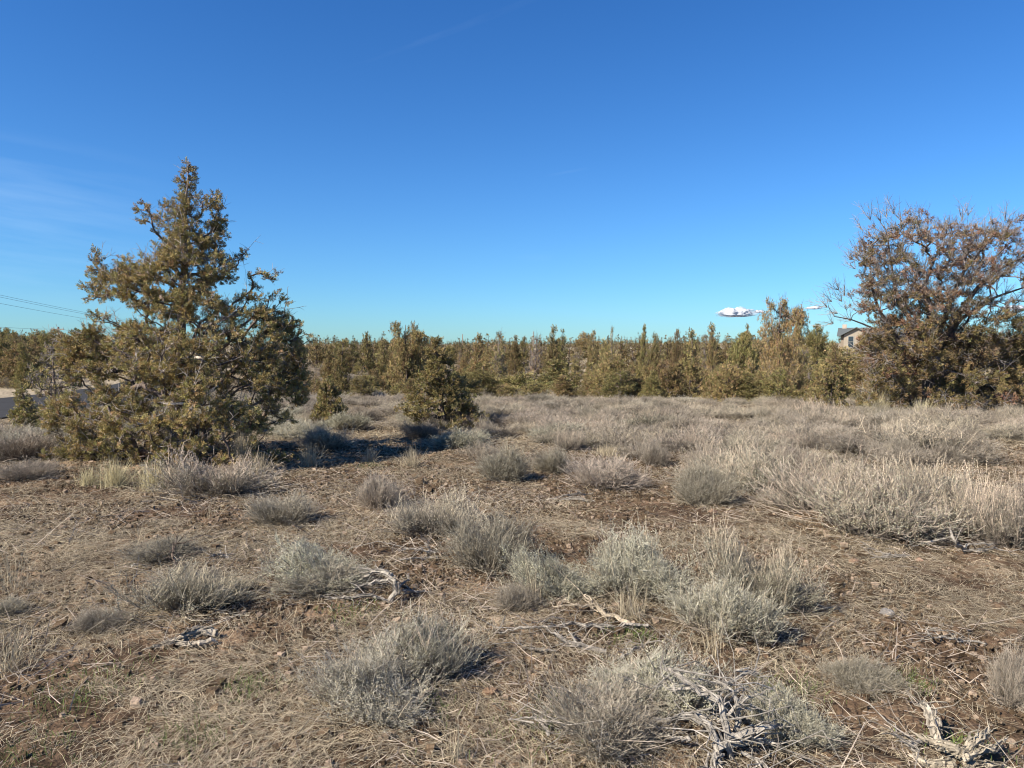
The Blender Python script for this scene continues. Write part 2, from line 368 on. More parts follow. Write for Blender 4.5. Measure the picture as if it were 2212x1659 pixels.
def big_left_juniper():
    rng = np.random.RandomState(11); D0 = 10.0
    def q(x, y): return x / 1.659 * 0.73733, (y / 1.659 + 400) * 0.73733          # zoom px -> view px
    base = at(*q(868, 1560), D0); base[2] = h1(base[0], base[1])
    tr = [(868, 1560), (872, 1400), (880, 1200), (872, 1000), (885, 850), (890, 700), (898, 550), (895, 400), (903, 300), (910, 250), (914, 210)]
    trunk = np.array([at(*q(*p), D0) for p in tr]); trunk[0] = base - np.array([0, 0, 0.05]); trunk[:, 1] += np.array([0, .02, .05, .02, 0, -.03, 0, .03, 0, 0, 0])
    cl = [(920, 135, 26), (918, 165, 34), (900, 225, 42), (935, 215, 26), (865, 222, 16), (930, 285, 46), (885, 300, 40), (985, 300, 22), (1045, 295, 34), (1030, 335, 36), (1065, 350, 30),
          (1060, 400, 40), (1095, 410, 22), (1040, 450, 44), (1092, 485, 24), (700, 325, 16), (680, 355, 26), (712, 352, 18), (695, 405, 24), (735, 385, 30), (775, 370, 22), (835, 345, 38),
          (870, 370, 34), (790, 410, 34), (760, 470, 26), (800, 440, 30), (890, 430, 44), (960, 400, 34), (950, 470, 50), (990, 520, 50), (765, 530, 28), (810, 510, 40), (860, 540, 60),
          (930, 580, 60), (1000, 590, 52), (1060, 560, 44), (1080, 620, 44), (1185, 570, 26), (1165, 595, 24), (1130, 600, 22), (1150, 630, 20), (1110, 650, 34), (1120, 690, 34),
          (467, 560, 26), (470, 600, 36), (440, 640, 28), (480, 650, 40), (500, 695, 36), (445, 695, 28), (405, 725, 22), (450, 740, 30), (425, 795, 16), (465, 775, 34), (520, 770, 44), (570, 760, 34),
          (610, 600, 30), (580, 630, 34), (625, 655, 44), (665, 610, 34), (710, 595, 36), (740, 620, 30), (700, 660, 40), (560, 690, 26), (620, 720, 34), (690, 730, 36), (780, 640, 44), (770, 700, 30),
          (1215, 680, 24), (1270, 665, 26), (1300, 690, 26), (1345, 660, 20), (1325, 690, 20), (1240, 730, 30), (1205, 780, 38), (1150, 800, 34), (1260, 790, 36), (1310, 780, 26), (1370, 795, 26),
          (1390, 810, 18), (1350, 760, 20), (1330, 850, 40), (1270, 860, 40), (1380, 870, 30), (1430, 900, 28), (1465, 915, 22), (1455, 960, 22), (1495, 960, 22), (1500, 990, 16), (1400, 945, 36),
          (1330, 930, 40), (1450, 1020, 30), (1470, 1080, 34), (1440, 1130, 30), (1490, 1150, 24), (465, 870, 30), (455, 900, 20), (500, 880, 30), (380, 955, 26), (435, 965, 30), (480, 950, 34), (325, 1005, 36),
          (290, 1010, 16), (330, 1075, 34), (300, 1130, 16), (255, 1315, 40), (225, 1320, 20), (300, 1350, 50), (260, 1400, 40), (235, 1430, 26), (340, 1270, 40), (420, 1480, 50), (380, 1520, 34),
          (230, 1600, 30), (300, 1590, 40), (370, 1580, 34), (450, 1570, 34), (500, 1595, 26), (260, 1630, 20), (1140, 1460, 34), (1190, 1450, 34), (1230, 1500, 34), (1200, 1540, 30), (1320, 1560, 34), (1350, 1590, 40), (1395, 1560, 28), (1440, 1590, 20), (1330, 1610, 28),
          (1290, 1430, 26), (1350, 1390, 26), (1390, 1350, 24), (1430, 1390, 14), (1250, 1590, 26), (1200, 1590, 22), (1480, 1210, 24), (1470, 1250, 20)]
    pl = np.array([(890, 450), (1080, 440), (1100, 640), (1130, 720), (1000, 760), (1060, 800), (1190, 830), (1300, 830), (1420, 930), (1450, 1040), (1490, 1200), (1470, 1300), (1400, 1400), (1290, 1440), (1120, 1500),
                   (900, 1560), (640, 1540), (420, 1520), (340, 1440), (230, 1390), (240, 1290), (350, 1240), (290, 1120), (290, 1000), (400, 950), (540, 940), (640, 890), (560, 800), (450, 780), (500, 680), (600, 640), (740, 620), (800, 540)], float)
    gaps = np.array([(790, 690, 45), (760, 720, 35), (1090, 775, 45), (1140, 730, 40), (690, 870, 38), (640, 860, 30), (970, 890, 34), (1000, 850, 26), (545, 890, 34), (1180, 700, 40), (380, 1240, 50), (400, 1290, 36), (590, 740, 30),
                     (1420, 1330, 40), (760, 1310, 26), (900, 1310, 20), (980, 1440, 24), (880, 1060, 16), (620, 1150, 24)])
    N = 1300; px = rng.uniform(200, 1520, N * 3); py = rng.uniform(440, 1560, N * 3)
    ok = inpoly(px, py, pl)
    for g in gaps: ok &= np.hypot(px - g[0], py - g[1]) > g[2]
    # thin near the lowest skirt
    ok &= (py < 1430) | (rng.rand(N * 3) < 0.55)
    px, py = px[ok][:640], py[ok][:640]
    lx = rng.uniform(300, 1250, 60); ly = rng.uniform(1470, 1620, 60)
    fx_ = rng.normal(size=46) * 45 + 885; fy_ = rng.uniform(330, 1540, 46)          # boughs that reach towards the viewer over the stem
    nfr = len(cl) + len(px) + 60
    cl = np.concatenate([np.array(cl, float), np.stack([px, py, rng.uniform(24, 46, len(px))], 1), np.stack([lx, ly, rng.uniform(22, 36, 60)], 1), np.stack([fx_, fy_, rng.uniform(26, 44, 46)], 1)])
    half = np.interp(cl[:, 1], [120, 300, 500, 700, 900, 1100, 1300, 1500, 1620], [25, 90, 200, 330, 430, 480, 520, 500, 480])
    dxx = cl[:, 0] - 880
    dep = np.sqrt(np.maximum(half ** 2 - dxx ** 2 * 0.8, (0.18 * half) ** 2)) * 0.00279 * 0.95
    off = rng.uniform(-1, 1, len(cl)); off[nfr:] = rng.uniform(-0.9, -0.25, len(cl) - nfr); off = np.sign(off) * np.abs(off) ** 0.75 * dep
    low = cl[:, 1] > 1540; off[low] = -np.abs(off[low]) * 0.8
    att = np.array([at(*q(c[0], c[1]), D0 + o) for c, o in zip(cl, off)])
    rad = cl[:, 2] * 0.00279 * 1.0
    gz = H(att[:, 0], att[:, 1]); att[:, 2] = np.maximum(att[:, 2], gz + 0.06 + rad * 0.3)
    SP, SR, tr_r = grow(trunk, att, rng, sag=0.30, r_tip=0.0052, expo=0.50, maxr=0.13)
    tw = MB(); cr = MB()
    tubes(tw, SP, SR, BARK * rng.uniform(0.7, 1.5, (len(SP), 1)), sides=6)
    tubes(tw, trunk[None], np.interp(np.arange(len(trunk)), [0, 2, 5, 10], [0.11, 0.075, 0.03, 0.004])[None], BARK[None] * 1.1, sides=9, wob=0.12, rng=rng)
    axy = np.stack([np.interp(att[:, 2], trunk[:, 2], trunk[:, 0]), np.interp(att[:, 2], trunk[:, 2], trunk[:, 1])], 1)
    foliage(cr, tw, att, rad * 1.02, axy, rng, tuft=0.040, leaf=(0.0185, 0.0085), m=52, dens=1.25, tcol=(0.34, 0.29, 0.25))
    bare_twigs(tw, SP[::2, 2], None, rng, n=3, L=0.28, r=0.0028, col=(0.34, 0.30, 0.27))
    tubes(tw, np.array([[at(*q(1020, 1075), 9.55), at(*q(850, 1080), 9.62), at(*q(780, 1060), 9.5)], [at(*q(900, 1298), 9.3), at(*q(820, 1300), 9.25), at(*q(755, 1290), 9.3)]]), np.array([[0.03, 0.024, 0.006], [0.02, 0.017, 0.006]]), np.array([0.5, 0.43, 0.36]), sides=6)
    tree_object('juniper_tree', base, tw, cr, 'large olive green juniper on the left with pointed top and limbs down to the ground', 'juniper tree')
big_left_juniper()

def big_right_juniper():
    rng = np.random.RandomState(23); D0 = 17.6
    def q(x, y): return (x / 2.304 + 2250) * 0.73733, (y / 2.304 + 580) * 0.73733
    K = 1 / 2.304 * 0.73733 / FD * D0
    base = at(*q(1090, 1370), D0); base[2] = h1(base[0], base[1])
    trunk = np.array([base - [0, 0, .05]] + [at(*q(*p), D0) for p in [(1085, 1250), (1075, 1120), (1060, 1000), (1075, 900), (1095, 820), (1080, 700), (1060, 600)]])
    # (x, y, r, colour 0 = green 1 = rust, leafiness)
    G, Ru = 0, 1
    cl = [(930, 100, 22, 1), (1040, 110, 30, 1), (1080, 140, 34, 1), (1000, 160, 34, 1), (935, 155, 30, 1), (900, 210, 34, 0), (820, 250, 34, 1), (780, 290, 34, 1), (700, 200, 30, 1), (680, 260, 28, 1), (640, 300, 30, 1),
          (620, 360, 40, 1), (670, 370, 44, 1), (730, 370, 44, 1), (790, 370, 44, 1), (600, 410, 34, 1), (650, 430, 44, 1), (560, 400, 16, 1), (720, 440, 44, 0), (900, 350, 40, 0), (930, 400, 40, 0), (860, 430, 40, 0),
          (960, 260, 40, 1), (1040, 240, 40, 1), (1060, 290, 40, 1), (1130, 190, 34, 1), (1190, 180, 30, 1), (1240, 200, 34, 1), (1290, 180, 34, 1), (1330, 190, 28, 1), (1170, 260, 36, 1), (1230, 290, 40, 1), (1300, 270, 40, 1),
          (1350, 240, 34, 1), (1390, 270, 36, 1), (1450, 240, 30, 1), (1530, 170, 34, 1), (1580, 200, 30, 1), (1640, 170, 30, 1), (1690, 150, 30, 1), (1620, 250, 36, 1), (1680, 230, 34, 1), (1540, 260, 36, 1), (1480, 310, 36, 1), (1400, 340, 40, 1),
          (1320, 360, 40, 1), (1240, 370, 40, 0), (1180, 350, 34, 0), (1560, 340, 34, 1), (1630, 350, 34, 1), (1700, 300, 30, 1), (1380, 430, 50, 1), (1430, 480, 44, 1), (1300, 450, 44, 1), (1220, 460, 50, 1), (1160, 480, 44, 1), (1060, 500, 40, 1),
          (1020, 430, 30, 1), (940, 480, 34, 1), (1500, 430, 34, 1), (1580, 440, 30, 1), (1180, 540, 50, 1), (1260, 550, 50, 1), (1350, 560, 44, 1), (1420, 560, 40, 1), (1150, 600, 44, 1), (1060, 570, 40, 1), (640, 520, 40, 0), (700, 560, 44, 0), (760, 560, 44, 0), (720, 600, 44, 0),
          (660, 590, 44, 0), (620, 640, 34, 1), (680, 650, 40, 0), (740, 650, 40, 0), (840, 640, 50, 0), (900, 660, 50, 0), (960, 640, 50, 1), (1030, 650, 54, 1), (1100, 650, 54, 1), (1160, 690, 50, 1), (1120, 740, 54, 1), (1200, 750, 40, 1), (1280, 765, 40, 1), (1020, 740, 50, 1),
          (940, 730, 54, 0), (860, 720, 54, 0), (800, 700, 40, 0), (700, 720, 36, 0), (620, 720, 30, 1), (560, 650, 24, 1), (540, 740, 20, 1), (880, 560, 40, 0), (900, 500, 34, 0), (820, 500, 40, 0), (750, 490, 34, 0), (1340, 650, 40, 0), (1420, 640, 34, 1), (1510, 560, 30, 1), (1600, 520, 26, 1)]
    ex = []
    def fill(poly, n, pr, rr=(28, 50)):
        poly = np.array(poly, float); x0, y0 = poly.min(0); x1, y1 = poly.max(0)
        px = rng.uniform(x0, x1, n * 4); py = rng.uniform(y0, y1, n * 4); ok = inpoly(px, py, poly); px, py = px[ok][:n], py[ok][:n]
        for a, b in zip(px, py): ex.append((a, b, rng.uniform(*rr), int(rng.rand() < pr)))
    fill([(700, 850), (800, 820), (1380, 860), (1500, 900), (1420, 1080), (1380, 1400), (1000, 1420), (760, 1400), (620, 1350), (620, 1050)], 220, 0.10)
    fill([(1500, 780), (1560, 800), (1900, 760), (2300, 900), (2300, 1400), (1380, 1400), (1300, 1180), (1400, 950)], 190, 0.08)
    fill([(940, 940), (1300, 900), (1320, 1080), (960, 1070)], 26, 0.85)
    fill([(1300, 1330), (1900, 1300), (1900, 1400), (1300, 1400)], 20, 0.9, (24, 38))
    fill([(1720, 140), (2050, 260), (2250, 600), (2100, 760), (1720, 700)], 90, 0.8, (26, 40))
    fill([(640, 330), (960, 130), (1300, 200), (1700, 200), (1700, 500), (1400, 650), (900, 700), (640, 640)], 330, 0.62, (18, 34))
    fill([(620, 640), (900, 620), (1400, 640), (1560, 720), (1450, 860), (900, 860), (640, 760)], 80, 0.45, (28, 46))
    fill([(1560, 720), (1720, 660), (1720, 800), (1560, 780)], 10, 0.8, (22, 34))
    cl = np.array(cl + ex, float)
    gapc = np.array([(940, 440, 24), (1050, 420, 40), (560, 820, 60), (1480, 760, 46), (1440, 830, 30), (770, 800, 22), (1010, 350, 30), (640, 800, 36), (900, 1160, 30), (1150, 1180, 40)])
    keep = np.ones(len(cl), bool)
    for g in gapc: keep &= np.hypot(cl[:, 0] - g[0], cl[:, 1] - g[1]) > g[2]
    cl = cl[keep]
    half = np.interp(cl[:, 1], [80, 300, 600, 900, 1400], [350, 560, 620, 640, 700])
    dxx = cl[:, 0] - 1250
    dep = np.sqrt(np.maximum(half ** 2 - dxx ** 2 * 0.6, (0.3 * half) ** 2)) * K * 0.75
    off = rng.uniform(-1, 1, len(cl)) * dep
    att = np.array([at(*q(c[0], c[1]), D0 + o) for c, o in zip(cl, off)]); rad = cl[:, 2] * K
    gz = H(att[:, 0], att[:, 1]); att[:, 2] = np.maximum(att[:, 2], gz + 0.08 + rad * 0.3)
    limbs = [[(1085, 1200), (900, 1000), (800, 840), (745, 750), (700, 600), (690, 470), (690, 330)],
             [(1090, 1100), (1020, 900), (880, 700), (850, 560), (830, 430), (800, 220), (755, 160)],
             [(1095, 1000), (1090, 800), (1050, 620), (1090, 500), (1120, 420), (1050, 340), (1010, 220)],
             [(1100, 1050), (1180, 850), (1250, 650), (1320, 500), (1400, 400), (1500, 280), (1560, 200)],
             [(1110, 1080), (1300, 760), (1420, 600), (1560, 480), (1720, 400), (1850, 330), (1950, 300)],
             [(1110, 1120), (1300, 820), (1480, 690), (1620, 640), (1740, 600), (1880, 560), (2000, 540)],
             [(1080, 1180), (760, 900), (640, 850), (560, 820), (450, 800), (410, 740), (400, 690)],
             [(1090, 1250), (1350, 1080), (1500, 1000), (1700, 950), (1850, 900), (2000, 860), (2100, 820)]]
    LP = []
    for i, l in enumerate(limbs):
        o = rng.uniform(-1, 1) * 0.9
        LP.append([at(*q(*p), D0 + o * k / 5.0) for k, p in enumerate(l)])
    LP = np.array(LP)
    # nearest-limb attachment: grow from each limb
    tw = MB(); cr = MB()
    lr = np.array([0.075, 0.062, 0.047, 0.034, 0.025, 0.016, 0.008])
    LR = np.repeat(lr[None], len(LP), 0); LR[6] *= 0.4; LR[5] *= 0.7
    tubes(tw, LP, LR, BARK[None] * 0.75 * rng.uniform(0.7, 1.2, (len(LP), 1)), sides=7)
    tubes(tw, trunk[None], np.linspace(0.17, 0.05, len(trunk))[None], BARK[None] * 0.8, sides=9, wob=0.12, rng=rng)
    dd = np.linalg.norm(att[:, None, None, :] - LP[None], axis=-1).min(2); own = dd.argmin(1)
    for i in range(len(LP)):
        sel = np.where(own == i)[0]
        if len(sel) == 0: continue
        tp = np.concatenate([LP[i]]); 
        # resample limb
        s = np.linspace(0, 6, 25); tp = np.stack([np.interp(s, np.arange(7), tp[:, k]) for k in range(3)], 1)
        SP, SR, _ = grow_free(tp, att[sel], rng, 0.006)
        tubes(tw, SP, SR, BARK[None] * rng.uniform(0.7, 1.4, (len(SP), 1)), sides=5)
        bare_twigs(tw, SP[:, 3], None, rng, n=4, L=0.34, r=0.0036, col=(0.29, 0.26, 0.235), outc=base + [0, 0, 1.8])
    upper = cl[:, 1] < 800
    axy = np.repeat(base[None, :2], len(att), 0)
    colw = (cl[:, 3] * 4).astype(int); colw = np.where(colw > 0, 4 + rng.randint(0, 3, len(cl)), rng.randint(0, 4, len(cl)))
    pal = np.concatenate([GREEN * 0.92, RUST])
    foliage(cr, tw, att[upper], rad[upper] * 0.98, axy[upper], rng, tuft=0.052, leaf=(0.032, 0.013), m=30, dens=0.92, pal=pal, twigr=0.0036, tcol=(0.32, 0.27, 0.24), colw=colw[upper])
    foliage(cr, tw, att[~upper], rad[~upper] * 1.25, axy[~upper], rng, tuft=0.066, leaf=(0.040, 0.016), m=30, dens=1.15, pal=pal, twigr=0.003, tcol=(0.24, 0.20, 0.18), colw=colw[~upper])
    # bare ends against the sky
    te = np.array([(400, 740), (430, 700), (470, 780), (520, 660), (480, 620), (560, 830), (440, 850), (620, 380), (690, 150), (760, 160), (800, 130), (850, 110), (900, 160), (640, 220), (1310, 150), (1350, 120), (1600, 150), (1690, 400), (1640, 480), (1540, 620), (1600, 640), (1700, 560), (560, 420), (590, 480), (1460, 720), (1560, 700), (500, 700)], float)
    tp = np.array([at(*q(*p), D0 + rng.uniform(-.6, .6)) for p in te])
    bare_twigs(tw, tp, None, rng, n=8, L=0.42, r=0.0042, col=(0.29, 0.26, 0.235), outc=base + [0, 0, 2.2])
    tree_object('juniper_tree', base, tw, cr, 'large spreading juniper at the right edge with rust brown foliage and many bare twigs', 'juniper tree')
def grow_free(tp, att, rng, r_tip):
    """like grow(), but from a limb that runs in any direction"""
    P = np.zeros((len(tp) + 5 * len(att), 3)); n = len(tp); P[:n] = tp; par = [-1] + list(range(n - 1)); strips = []; tips = []
    d0 = np.linalg.norm(att[:, None] - tp[None], axis=-1).min(1)
    for k in np.argsort(d0):
        a = att[k]; d = a - P[:n]; L = np.linalg.norm(d, axis=1)
        cost = L + 0.5 * np.maximum(0, 0.3 * np.hypot(d[:, 0], d[:, 1]) - d[:, 2]); b = int(np.argmin(cost)); p0 = P[b].copy(); Lb = L[b]
        dr = nrm(P[b] - P[par[b]]) * 0.6 + nrm(a - p0) if par[b] >= 0 else a - p0
        c = p0 + nrm(dr) * Lb * 0.5 + rng.normal(size=3) * Lb * 0.1; t = np.linspace(0, 1, 5)[:, None]
        pts = (1 - t) ** 2 * p0 + 2 * t * (1 - t) * c + t * t * a; pts[1:4] += rng.normal(size=(3, 3)) * Lb * 0.03
        ids = [b]
        for q_ in range(1, 5): P[n] = pts[q_]; par.append(ids[-1]); ids.append(n); n += 1
        strips.append(ids); tips.append(ids[-1])
    cnt = np.zeros(n)
    for t_ in tips: cnt[t_] += 1
    for i in range(n - 1, 0, -1): cnt[par[i]] += cnt[i]
    rad = np.minimum(r_tip * np.maximum(cnt, 1) ** 0.5, 0.05); st = np.array(strips); SR = rad[st].copy(); SR[:, 0] = np.minimum(SR[:, 0], SR[:, 1] * 1.3)
    return P[st], SR, rad
big_right_juniper()

# profile-grown junipers: height 1 unit tall is scaled to metres when placed
PROF = {
    'cone':   ([0.0, 0.06, 0.25, 0.5, 0.75, 0.9, 1.0], [0.55, 0.85, 1.0, 0.72, 0.42, 0.2, 0.05]),
    'narrow': ([0.0, 0.06, 0.25, 0.5, 0.75, 0.9, 1.0], [0.6, 0.9, 1.0, 0.85, 0.55, 0.25, 0.06]),
    'round':  ([0.0, 0.06, 0.25, 0.5, 0.75, 0.92, 1.0], [0.5, 0.8, 1.0, 0.95, 0.75, 0.45, 0.15]),
    'twin':   ([0.0, 0.06, 0.25, 0.5, 0.75, 0.92, 1.0], [0.5, 0.85, 1.0, 0.80, 0.62, 0.50, 0.15]),
    'bush':   ([0.0, 0.06, 0.3, 0.6, 0.85, 1.0], [0.85, 1.0, 1.0, 0.8, 0.45, 0.15]),
    'spire':  ([0.0, 0.06, 0.3, 0.55, 0.7, 0.9, 1.0], [0.7, 1.0, 0.9, 0.55, 0.28, 0.22, 0.06]),
}
def proto_tree(kind, seed, hgt, wid, nclump, tuft, leaf, m, dens, pal=None, bare=0, rust=0.0, lean=0.0, single=False, clr=None):
    rng = np.random.RandomState(seed); zz, pp = PROF[kind]
    tz = np.linspace(0, 1, 9); trunk = np.stack([np.cumsum(rng.normal(size=9) * 0.012) * hgt + lean * tz, np.cumsum(rng.normal(size=9) * 0.012) * hgt, tz * hgt * 0.97], 1); trunk[0] = (0, 0, -0.1)
    tops = [(0, 0, 1.0)]
    if kind == 'twin': tops = [(-0.22, 0.0, 0.97), (0.10, 0.1, 1.0), (0.3, -0.1, 0.88)]
    # lobes: a few long limbs break the outline
    nl = 9; la = rng.uniform(0, 2 * math.pi, nl); lz = rng.uniform(0.1, 0.85, nl); le = rng.uniform(0.2, 0.8, nl)
    z = rng.uniform(0.03, 1.0, nclump * 3); pr = np.interp(z, zz, pp); keep = rng.rand(len(z)) < (pr + 0.08); z = z[keep][:nclump]
    ph = rng.uniform(0, 2 * math.pi, len(z)); rr = np.sqrt(rng.uniform(0.05, 1, len(z)))
    sc = np.ones(len(z))
    for a, b, e in zip(la, lz, le): sc += e * np.exp(-((np.angle(np.exp(1j * (ph - a)))) / 0.5) ** 2 - ((z - b) / 0.08) ** 2)
    sc *= 0.6 + 0.65 * vnoise(ph * 1.9 + seed, z * 8)
    rw = np.interp(z, zz, pp) * wid / 2 * rr * sc * 0.93
    cx = np.interp(z * hgt, trunk[:, 2], trunk[:, 0]); cy = np.interp(z * hgt, trunk[:, 2], trunk[:, 1])
    zt = z.copy()
    if kind == 'twin':
        s = rng.randint(0, 3, len(z)); T = np.array(tops)[s]; f = sst(0.45, 0.85, z)
        cx = cx + T[:, 0] * wid * 0.9 * f; cy = cy + T[:, 1] * wid * f; rw = rw * (1 - 0.5 * f); zt = np.where(z > 0.7, np.minimum(z, T[:, 2]), z)
    att = np.stack([cx + np.cos(ph) * rw, cy + np.sin(ph) * rw, zt * hgt], 1)
    cr0 = clr or 0.05 * (hgt * wid) ** 0.5 * 1.6
    rad = cr0 * rng.uniform(0.6, 1.25, len(z)) * np.where(z > 0.85, 0.7, 1)
    att[:, 2] = np.clip(att[:, 2], rad * 0.6, hgt - rad * 0.8)
    att = np.concatenate([att, [[trunk[-1, 0], trunk[-1, 1], hgt - rad.mean() * 0.5]]]) if kind != 'twin' else att
    rad = np.concatenate([rad, [rad.mean() * 0.6]]) if kind != 'twin' else rad
    SP, SR, _ = grow(trunk, att, rng, sag=0.3, r_tip=0.010 if hgt > 2.5 else 0.006, maxr=0.02 * hgt)
    tw = MB(); cr = MB()
    bc = BARK * (1.3 if bare else 1.0)
    tubes(tw, SP, SR, bc[None] * rng.uniform(0.7, 1.3, (len(SP), 1)), sides=4)
    tubes(tw, trunk[None], (np.linspace(0.028, 0.004, 9) * hgt)[None], bc[None], sides=6)
    axy = np.stack([cx, cy], 1); axy = np.concatenate([axy, trunk[-1:, :2]]) if kind != 'twin' else axy
    palc = pal if pal is not None else GREEN
    if rust: palc = np.concatenate([palc, RUST * rust + GREEN[:3] * (1 - rust)])
    if dens > 0: foliage(cr, tw if hgt < 2.5 else None, att, rad, axy, rng, tuft=tuft, leaf=leaf, m=m, dens=dens, pal=palc)
    if bare: bare_twigs(tw, SP[:, 3], None, rng, n=bare, L=0.09 * hgt, r=0.0055, col=(0.25, 0.21, 0.19))
    if single:
        cr.add(np.concatenate(tw.v), np.concatenate(tw.q), np.concatenate(tw.c))
        return cr
    return tw, cr
rp = np.random.RandomState(19)
def place(root, top_u, top_v, D, wpx, ph, pw, rz=0):
    """scale a prototype ph tall, pw wide so its top is seen at (top_u, top_v) standing D metres ahead"""
    p = at(top_u, top_v, D); g = h1(p[0], D)
    root.location = (p[0], D, g - 0.02); s = (p[2] - g) / ph; sxy = (wpx / FD * D) / pw
    root.scale = (sxy * rp.uniform(0.88, 1.1), sxy * rp.uniform(0.88, 1.1), s); root.rotation_euler = (0, 0, rz)
def tree_root(name, mbs):
    r = empty(name); link('trunk', mbs[0].mesh('trunk', M_bark, True), r); link('crown', mbs[1].mesh('crown', M_fol), r); return r
def u2(x): return (x / 2.602 + 850) * 0.73733
def v2(y): return (y / 2.602 + 900) * 0.73733
def u3(x): return (x / 2.602 + 1650) * 0.73733
def v3(y): return (y / 2.602 + 850) * 0.73733

# the small ones that stand out in front
t = tree_root('juniper_tree', proto_tree('spire', 71, 1.8, 1.6, 300, 0.045, (0.030, 0.0125), 30, 1.15, pal=GREEN[:3] * 0.88, lean=-0.16, clr=0.085))
tag(t, 'small bright olive juniper standing alone in the centre of the sagebrush', 'juniper tree')
place(t, u2(1190), v2(220), 14.1, 215, 1.8, 1.6); t.rotation_euler[2] = 0.0
t = tree_root('juniper_tree', proto_tree('cone', 72, 0.9, 0.8, 120, 0.04, (0.035, 0.015), 24, 1.2, clr=0.065))
tag(t, 'knee high cone shaped juniper between the large left juniper and the centre one', 'juniper tree')
place(t, u2(295), v2(510), 14.8, 86, 0.9, 0.8)
t = tree_root('juniper_tree', proto_tree('narrow', 73, 1.4, 0.6, 120, 0.045, (0.04, 0.016), 22, 1.1, clr=0.07))
tag(t, 'slim dark young juniper beside the asphalt road at the left edge', 'juniper tree')
place(t, 42, 822, 14.2, 62, 1.4, 0.6)
t = tree_root('juniper_tree', proto_tree('bush', 74, 1.3, 1.5, 200, 0.05, (0.045, 0.018), 22, 1.1, clr=0.09))
tag(t, 'low rounded green juniper bush left of the rusty juniper, behind pale bunchgrass', 'juniper bush')
place(t, u3(2050), v3(560), 17.0, 100, 1.3, 1.5)
t = tree_root('juniper_tree', proto_tree('round', 75, 2.2, 1.5, 110, 0.07, (0.06, 0.02), 14, 0.7, bare=5, clr=0.10))
tag(t, 'thin half bare juniper just behind the left side of the large left juniper', 'juniper tree')
place(t, 110, 745, 15.2, 120, 2.2, 1.5)

# middle distance: prototypes, then copies
big = dict(tuft=0.115, leaf=(0.080, 0.034), m=16, pal=GREEN * 0.84)
PR = {}
def reg(key, kind, seed, hgt, wid, n, **kw):
    d = dict(big); d.update(kw); dens = d.pop('dens', 1.0)
    PR[key] = [tree_root('juniper_tree', proto_tree(kind, seed, hgt, wid, n, d.pop('tuft'), d.pop('leaf'), d.pop('m'), dens, **d)), hgt, wid, False]
reg('cone1', 'cone', 1, 5, 3.0, 260); reg('cone2', 'cone', 2, 5, 2.6, 230); reg('nar1', 'narrow', 3, 5, 1.9, 190); reg('nar2', 'narrow', 4, 5, 1.6, 170)
reg('rnd1', 'round', 5, 5, 3.6, 300); reg('rnd2', 'round', 6, 4, 3.6, 260); reg('twin', 'twin', 7, 5.5, 4.0, 330); reg('spire', 'spire', 8, 5, 2.4, 200)
reg('bush1', 'bush', 9, 3, 3.4, 240); reg('bush2', 'bush', 10, 3, 2.8, 210); reg('sparse', 'cone', 12, 5, 2.8, 150, dens=0.55, bare=5, rust=0.7)
reg('bare', 'cone', 13, 5, 2.8, 150, dens=0.12, bare=9, rust=1.0); reg('cone3', 'cone', 14, 5, 3.0, 260, rust=0.35); reg('rnd3', 'round', 15, 5, 3.2, 260, bare=2)
rng = np.random.RandomState(3)
def put(key, u, v, D, w, label, group=None, cat='juniper tree'):
    e = PR[key]; o = e[0] if not e[3] else copy_tree(e[0]); e[3] = True
    for k in ('group',):
        if k in o: del o[k]
    tag(o, label, cat, group); place(o, u, v, D, w, e[1], e[2], rng.uniform(0, 6.28) if key not in ('twin',) else rng.uniform(-0.3, 0.3))
    return o
